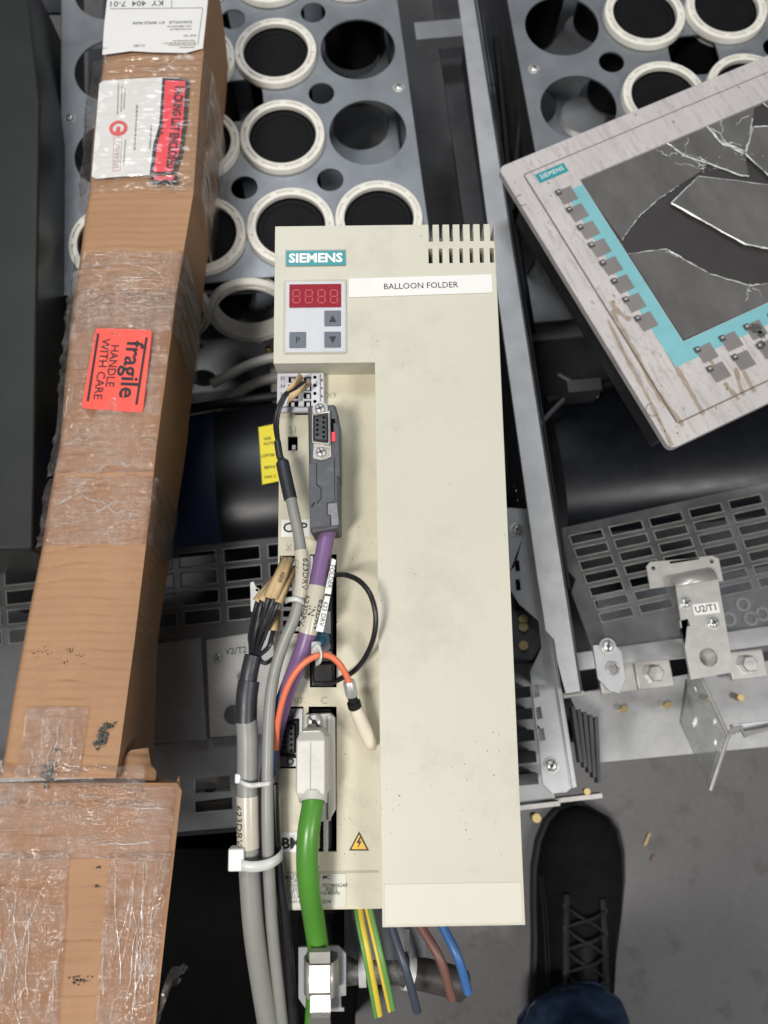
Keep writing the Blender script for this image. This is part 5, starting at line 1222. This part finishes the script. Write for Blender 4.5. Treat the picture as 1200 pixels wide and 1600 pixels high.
cI = (sum(p[0] for p in o2) / 4, sum(p[1] for p in o2) / 4); MB().sheet(o2, [[(cI[0] + (x - cI[0]) * .93, cI[1] + (y - cI[1]) * .98) for x, y in o2]], z2, z2 + .0002).build('emblem_frame', mat('pale_red', (.70, .30, .30), .5), pl_, F=W0)
kbar(pl_, 214, 164, 210, 234, z2 + .0003); kbar(pl_, 236.5, 194, 234, 232, z2 + .0003)
for k, u in enumerate((184.5, 190, 194.5)): kbar(pl_, u + .5, 130 + 4 * k, u - 1, 178 - 4 * k, z2 + .0003, .0004)
kbar(pl_, 196, 218, 193, 258, z2 + .0003, .0004)
# fragile sticker
zf_ = ZC + .0034
cor = [(150, 513), (238, 516), (223, 645), (127, 638)]
pts = [at(u, v, zf_) for u, v in cor]; cc = sum(pts, Vector()) / 4; rr_ = []
for i, p in enumerate(pts):
    for q_ in (pts[i - 1], pts[(i + 1) % 4]): rr_.append(p + (q_ - p).normalized() * .0035)
    rr_.insert(-1, p.lerp(cc, .022))
fs = MB().sheet([tuple(p.xy) for p in rr_], [], zf_, zf_ + .0003).build('fragile_sticker', frag, cx_, F=W0)
dx, dy = -20., 123.
zi = zf_ + .0006
for (u0, v0), (u1, v1) in (((229, 527), (213, 632)), ((153.5, 521), (137, 627))):
    a, b = at(u0, v0, zi), at(u1, v1, zi); n_ = Vector((-(b - a).y, (b - a).x, 0)).normalized() * .0009
    MB().sheet([tuple((a - n_).xy), tuple((b - n_).xy), tuple((b + n_).xy), tuple((a + n_).xy)], [], zi - .0002, zi).build('sticker_bar', black_ink, fs, F=W0)
ktext('fragile', .0185, black_ink, fs, 204, 577, zi, 187, 690, bold=.018, sx=1.06)
ktext('HANDLE', .0090, black_ink, fs, 175, 571, zi, 159, 690, sx=1.0, bold=.008)
ktext('WITH CARE', .0090, black_ink, fs, 158.5, 576, zi, 142, 690, sx=1.04, bold=.008)
# soot marks and grime on the carton
for (u, v, s_, n) in ((160, 1150, 14, 60), (76, 1212, 12, 46), (88, 1172, 6, 12), (152, 1355, 5, 10), (150, 1385, 5, 10), (125, 1532, 24, 26), (78, 1025, 60, 16)):
    bb = MB()
    for k in range(n):
        uu, vv = u + random.gauss(0, .45) * s_, v + random.gauss(0, .75 if s_ in (14, 12) else .15) * s_
        if s_ == 14: uu = u - (vv - v) * .45 + random.gauss(0, .28) * s_
        zq_ = (ZC if vv < 1218 else ZE) + .0022; p = at(uu, vv, zq_); r_ = random.uniform(.0003, .0016 if s_ in (14, 12) else .0006)
        ln = random.uniform(.5, 1.2)
        bb.sheet([(p.x + r_ * random.uniform(.5, 1.3) * math.cos(t), p.y + r_ * ln * random.uniform(.5, 1.3) * math.sin(t)) for t in [i * .9 for i in range(7)]], [], zq_ - .001, zq_ + .00001 * k)
    bb.build('soot_mark', soot, cx_, F=W0, smooth=0)

# ============================================================ PERSON: SHOE AND TROUSER LEG
pc = at(908, 1442, .05)
MP = T(pc.x, pc.y, 0) @ Matrix.Rotation(R(-7), 4, 'Z')
pe = thing('person', 'person standing in a black lace-up shoe and blue jeans on the concrete floor', 'person', MP)
# shoe runs along +y (toe) in its frame; widths and heights per station
stn = [(-.172, .026, .030, .062), (-.165, .036, .036, .082), (-.14, .040, .040, .098), (-.105, .040, .041, .100), (-.07, .039, .043, .088), (-.03, .041, .047, .076), (.01, .045, .051, .066), (.045, .047, .053, .056), (.075, .044, .051, .050), (.098, .036, .044, .045), (.112, .025, .032, .038), (.119, .010, .014, .030)]
def loft(st, zbot, shape, n=24):
    vs = []
    for y, wl, wr, h in st:
        for k in range(n):
            a = 2 * math.pi * k / n; c_, s_ = math.cos(a), math.sin(a); ww = wr if c_ > 0 else wl
            zz = zbot + (h - zbot) * shape(s_)
            vs.append((math.copysign(abs(c_) ** .7, c_) * ww * (1 - .38 * max(0, s_) ** 2), y, zz))
    m = len(st); f = [(k * n + i, (k + 1) * n + i, (k + 1) * n + (i + 1) % n, k * n + (i + 1) % n) for k in range(m - 1) for i in range(n)]
    f += [tuple(range(n)), tuple(range((m - 1) * n + n - 1, (m - 1) * n - 1, -1))]
    return MB().add(vs, f)
up_ = loft(stn, .016, lambda s_: max(0, s_) ** .75 if s_ > 0 else 0).build('shoe_upper', shoeb, pe, smooth=60)
so = [(x, y) for y, wl, wr, h in stn for x, y in ((wr + .005, y),)] + [(-(wl + .005), y) for y, wl, wr, h in stn[::-1]]
so = so[:len(stn)] + [(.0, .127)] + so[len(stn):]
MB().sheet(so, [], 0, .018).build('shoe_sole', rub, pe, bevel=.004, seg=3)
tp = [(x * .86, y) for x, y in so if y > .03]
vs = []
for k in range(13):
    a = math.pi * k / 12; vs.append((.046 * math.cos(a), .05 + .058 * math.sin(a)))
MB().tube([Vector((x * .92, y, .047 - .022 * abs(x) / .05 - max(0, y - .07) * .28)) for x, y in vs], .0018, 8).build('toe_seam', shoel, pe)
# tongue and lace rows
tg = MB().grid(lambda a, b: (-.012 + .024 * a + .002, -.075 + .095 * b, .0965 - .044 * b ** 1.0 - .010 * (2 * a - 1) ** 2 + .006 * (1 - b)), 6, 12).build('tongue', shoel, pe, solid=.003)
def top_z(x, y):
    hh = interp(y, [s_[0] for s_ in stn], [s_[3] for s_ in stn]); return hh - 8.5 * x * x
for s_ in (-1, 1):
    MB().tube(spline([(s_ * .020, .028, top_z(.02, .028) + .001), (s_ * .021, -.01, top_z(.021, -.01) + .002), (s_ * .021, -.05, top_z(.021, -.05) + .002), (s_ * .024, -.085, top_z(.024, -.085) + .002)]), .0042, 8).build('eyestay', shoel, pe)
for k in range(5):
    y = .018 - .021 * k; z = top_z(.018, y) + .007
    for s_ in (-1, 1):
        MB().tube(spline([(s_ * .021, y, z - .004), (s_ * .009, y - .007, z + .003), (-s_ * .009, y - .014, z + .0035 + .001 * s_), (-s_ * .021, y - .021, z - .001)]), .0019, 8).build('shoe_lace', shoel, pe)
        MB().lathe([(.0018, 0), (.0032, .0004), (.0032, .0012), (.0018, .0014)], 14, T(s_ * .0215, y, z - .004), closed=True).build('eyelet', shoel, pe)
    continue
    MB().tube(spline([(-.022, y, z - .004), (-.008, y - .004, z + .003), (.008, y + .002, z + .003), (.022, y + .004, z - .004)]), .0024, 8).build('shoe_lace', shoel, pe)
for s_ in (-1, 1):
    MB().tube(spline([(0, -.078, .104), (s_ * .018, -.070, .106), (s_ * .024, -.055, .098), (s_ * .010, -.064, .102), (0, -.078, .104)]), .0022, 8).build('lace_bow', blackw, pe)
# trouser leg: hem rests over the heel and shin, leg leans back and up
hem = []
def leg_pt(a, b):
    ang = 2 * math.pi * a; z = .075 + .70 * b; rx = .058 + .030 * b + .004 * math.sin(ang * 3 + b * 30) * (1 - b); ry = .060 + .028 * b
    cy = -.112 - .10 * b; fold = .012 * noise.noise(Vector((math.cos(ang) * 1.3, math.sin(ang) * 1.3, b * 16))) + .004 * noise.noise(Vector((math.cos(ang) * 4, math.sin(ang) * 4, b * 40)))
    zz = z + (.020 * max(0, math.sin(ang)) - .030 * max(0, -math.sin(ang))) * (1 - b)
    return Vector((-.006 - .03 * b + (rx + fold) * math.cos(ang), cy + (ry + fold) * math.sin(ang), zz))
MB().grid(leg_pt, 40, 60).build('trouser_leg', denim, pe, smooth=70, solid=.002)
MB().tube([leg_pt(k / 40, .004) for k in range(41)], .0022, 8).build('trouser_hem', denim, pe)
for bb_ in (.016, .020): MB().tube([leg_pt(k / 40, bb_) for k in range(41)], .0009, 6).build('hem_stitch', mat('denim_thread', (.10, .085, .07), .8), pe)
MB().tube([leg_pt(.5, b / 30) + Vector((-.001, 0, 0)) for b in range(31)], .0013, 6).build('trouser_seam', denim, pe)
lg_ = MB(); lg_.tube([Vector((0, -.135, .055)), Vector((-.004, -.15, .10)), Vector((-.01, -.17, .25)), Vector((-.03, -.23, .70))], [.034, .036, .048, .060], 20); lg_.build('sock', blackp, pe)
# bits of litter on the floor
for k, (u, v, lab_) in enumerate(((1011, 1311, 'tiny pale wood splinter lying near the shoe toe'), (1020, 1340, 'tiny tan paint chip lying beside the wood splinter'))):
    p = at(u, v, .001); t_ = MB().box(-.0016, -.008 if k == 0 else -.004, 0, .0016, .008 if k == 0 else .004, .002).build('floor_chip', brnw if k else tan, None, bevel=.0005)
    t_.location = (p.x, p.y, .0005); t_.rotation_euler.z = -.5; tag(t_, lab_, 'debris')
# seams and panels stitched on the shoe
for s_ in (-1, 1):
    for off in (0, .0035):
        MB().tube(spline([(s_ * (.046 - off), .04, .034), (s_ * (.041 - off), .0, .046), (s_ * (.037 - off), -.05, .058), (s_ * (.034 - off), -.10, .062)]), .0009, 6).build('stitch_seam', shoel, pe)
# finer cracks and loose splinters of glass on the panel screen
random.seed(21)
def crack(p0, p1, n=6, jit=3., r=.00022):
    pts = []
    for k in range(n + 1):
        t = k / n; j = jit if 0 < k < n else 0
        pts.append(H(p0[0] + (p1[0] - p0[0]) * t + random.uniform(-j, j), p0[1] + (p1[1] - p0[1]) * t + random.uniform(-j, j), -.0006))
    MB().tube(pts, [r * random.uniform(.3, 1.3) for _ in pts], 5).build('hairline_crack', glass_edge, hp_, F=MH)
for a, b in (((1020, 229), (1042, 243)), ((1042, 243), (1058, 240)), ((1075, 215), (1068, 240)), ((1068, 240), (1105, 252)), ((1125, 178), (1128, 218)), ((1128, 218), (1163, 240)), ((1110, 200), (1150, 232)),
             ((1130, 222), (1155, 226)), ((1150, 195), (1170, 180)), ((1163, 240), (1190, 262)), ((1190, 262), (1230, 300)), ((1055, 255), (1100, 262)), ((1172, 446), (1165, 470)), ((1172, 446), (1190, 462)), ((1040, 392), (1060, 402))):
    crack(a, b)
for k in range(34):
    u, v = random.choice(((1140, 228), (1165, 240), (1105, 256), (1172, 446), (1120, 262))); u += random.gauss(0, 13); v += random.gauss(0, 9); p = H(u, v, .0)
    r_ = random.uniform(.0003, .0010)
    MB().sheet([(p.x + r_ * math.cos(t + k) * random.uniform(.5, 1.6), p.y + r_ * math.sin(t + k) * random.uniform(.4, 1.)) for t in (0, 1.9, 4.1)], [], -.0008, -.0002).build('glass_splinter', glass_edge, hp_, F=MH)
# end walls carrying the overhanging sheets of both chassis
a, b = Rp(945, 1178, zg), Rp(1370, 1140, zg)
MB().box(a.x, min(a.y, b.y) + .012, 0, b.x, min(a.y, b.y) + .015, zg - .005).build('end_wall', dsteel, rc)
a, b = Lp(-260, 1330, zl), Lp(370, 1285, zl)
MB().box(a.x, max(a.y, b.y) + .004, 0, b.x, max(a.y, b.y) + .007, zl - .004).build('end_wall', dsteel, lc)
# long tape creases as raised strands, their highlights put in as pale colour
random.seed(5)
crease = clear('tape_crease_glint', (.96, .95, .94), .34, .10, (.84, .81, .78), (200, None))
def creases(fn, a0, a1, b0, b1, n, along, lift, ln):
    bb = MB()
    for k in range(int(n * .55)):
        a, b = random.uniform(a0, a1), random.uniform(b0, b1); L_ = random.uniform(.35, 1.) * ln; ph = random.uniform(0, 6.3); pts = []; m_ = 12
        tilt = random.gauss(0, .25)
        for i in range(m_ + 1):
            t = (i / m_ - .5) * L_
            da, db = ((t * tilt + .006 * math.sin(i * .8 + ph)), t) if along else (t, t * tilt * .35 + .0025 * math.sin(i * .9 + ph))
            aa, b2 = min(max(a + da, a0), a1), min(max(b + db, b0), b1)
            pts.append(fn(aa, b2) + Vector((0, 0, lift)))
        pts = [p for i, p in enumerate(pts) if i == 0 or (p - pts[i - 1]).length > 1e-5]
        if len(pts) > 3:
            w_ = random.uniform(.00018, .00055); bb.tube(pts, [w_ * math.sin(.25 + 2.7 * i / len(pts)) for i in range(len(pts))], 5)
    o = bb.build('tape_crease_glint', crease, cx_, F=W0, smooth=80); return o
creases(end_pt, .0, .83, eb(1230), eb(1340), 34, False, .0026, .30)
creases(end_pt, .0, .43, eb(1345), eb(1640), 46, True, .0030, .40)
creases(end_pt, .61, .84, eb(1345), eb(1640), 34, True, .0030, .60)
creases(card_pt, .24, .79, bv(400), bv(515), 16, False, .0024, .40)
creases(card_pt, .24, .79, bv(660), bv(740), 22, False, .0030, .22)
creases(card_pt, .24, .79, bv(455), bv(742), 20, True, .0030, .035)
creases(card_pt, .24, .79, bv(750), bv(848), 26, False, .0026, .35)
creases(card_pt, .31, .61, bv(1110), bv(1214), 14, True, .0024, .06)
creases(card_pt, .24, .79, bv(98), bv(118), 5, False, .0054, .3)
creases(card_pt, .24, .79, bv(282), bv(302), 8, False, .0054, .3)
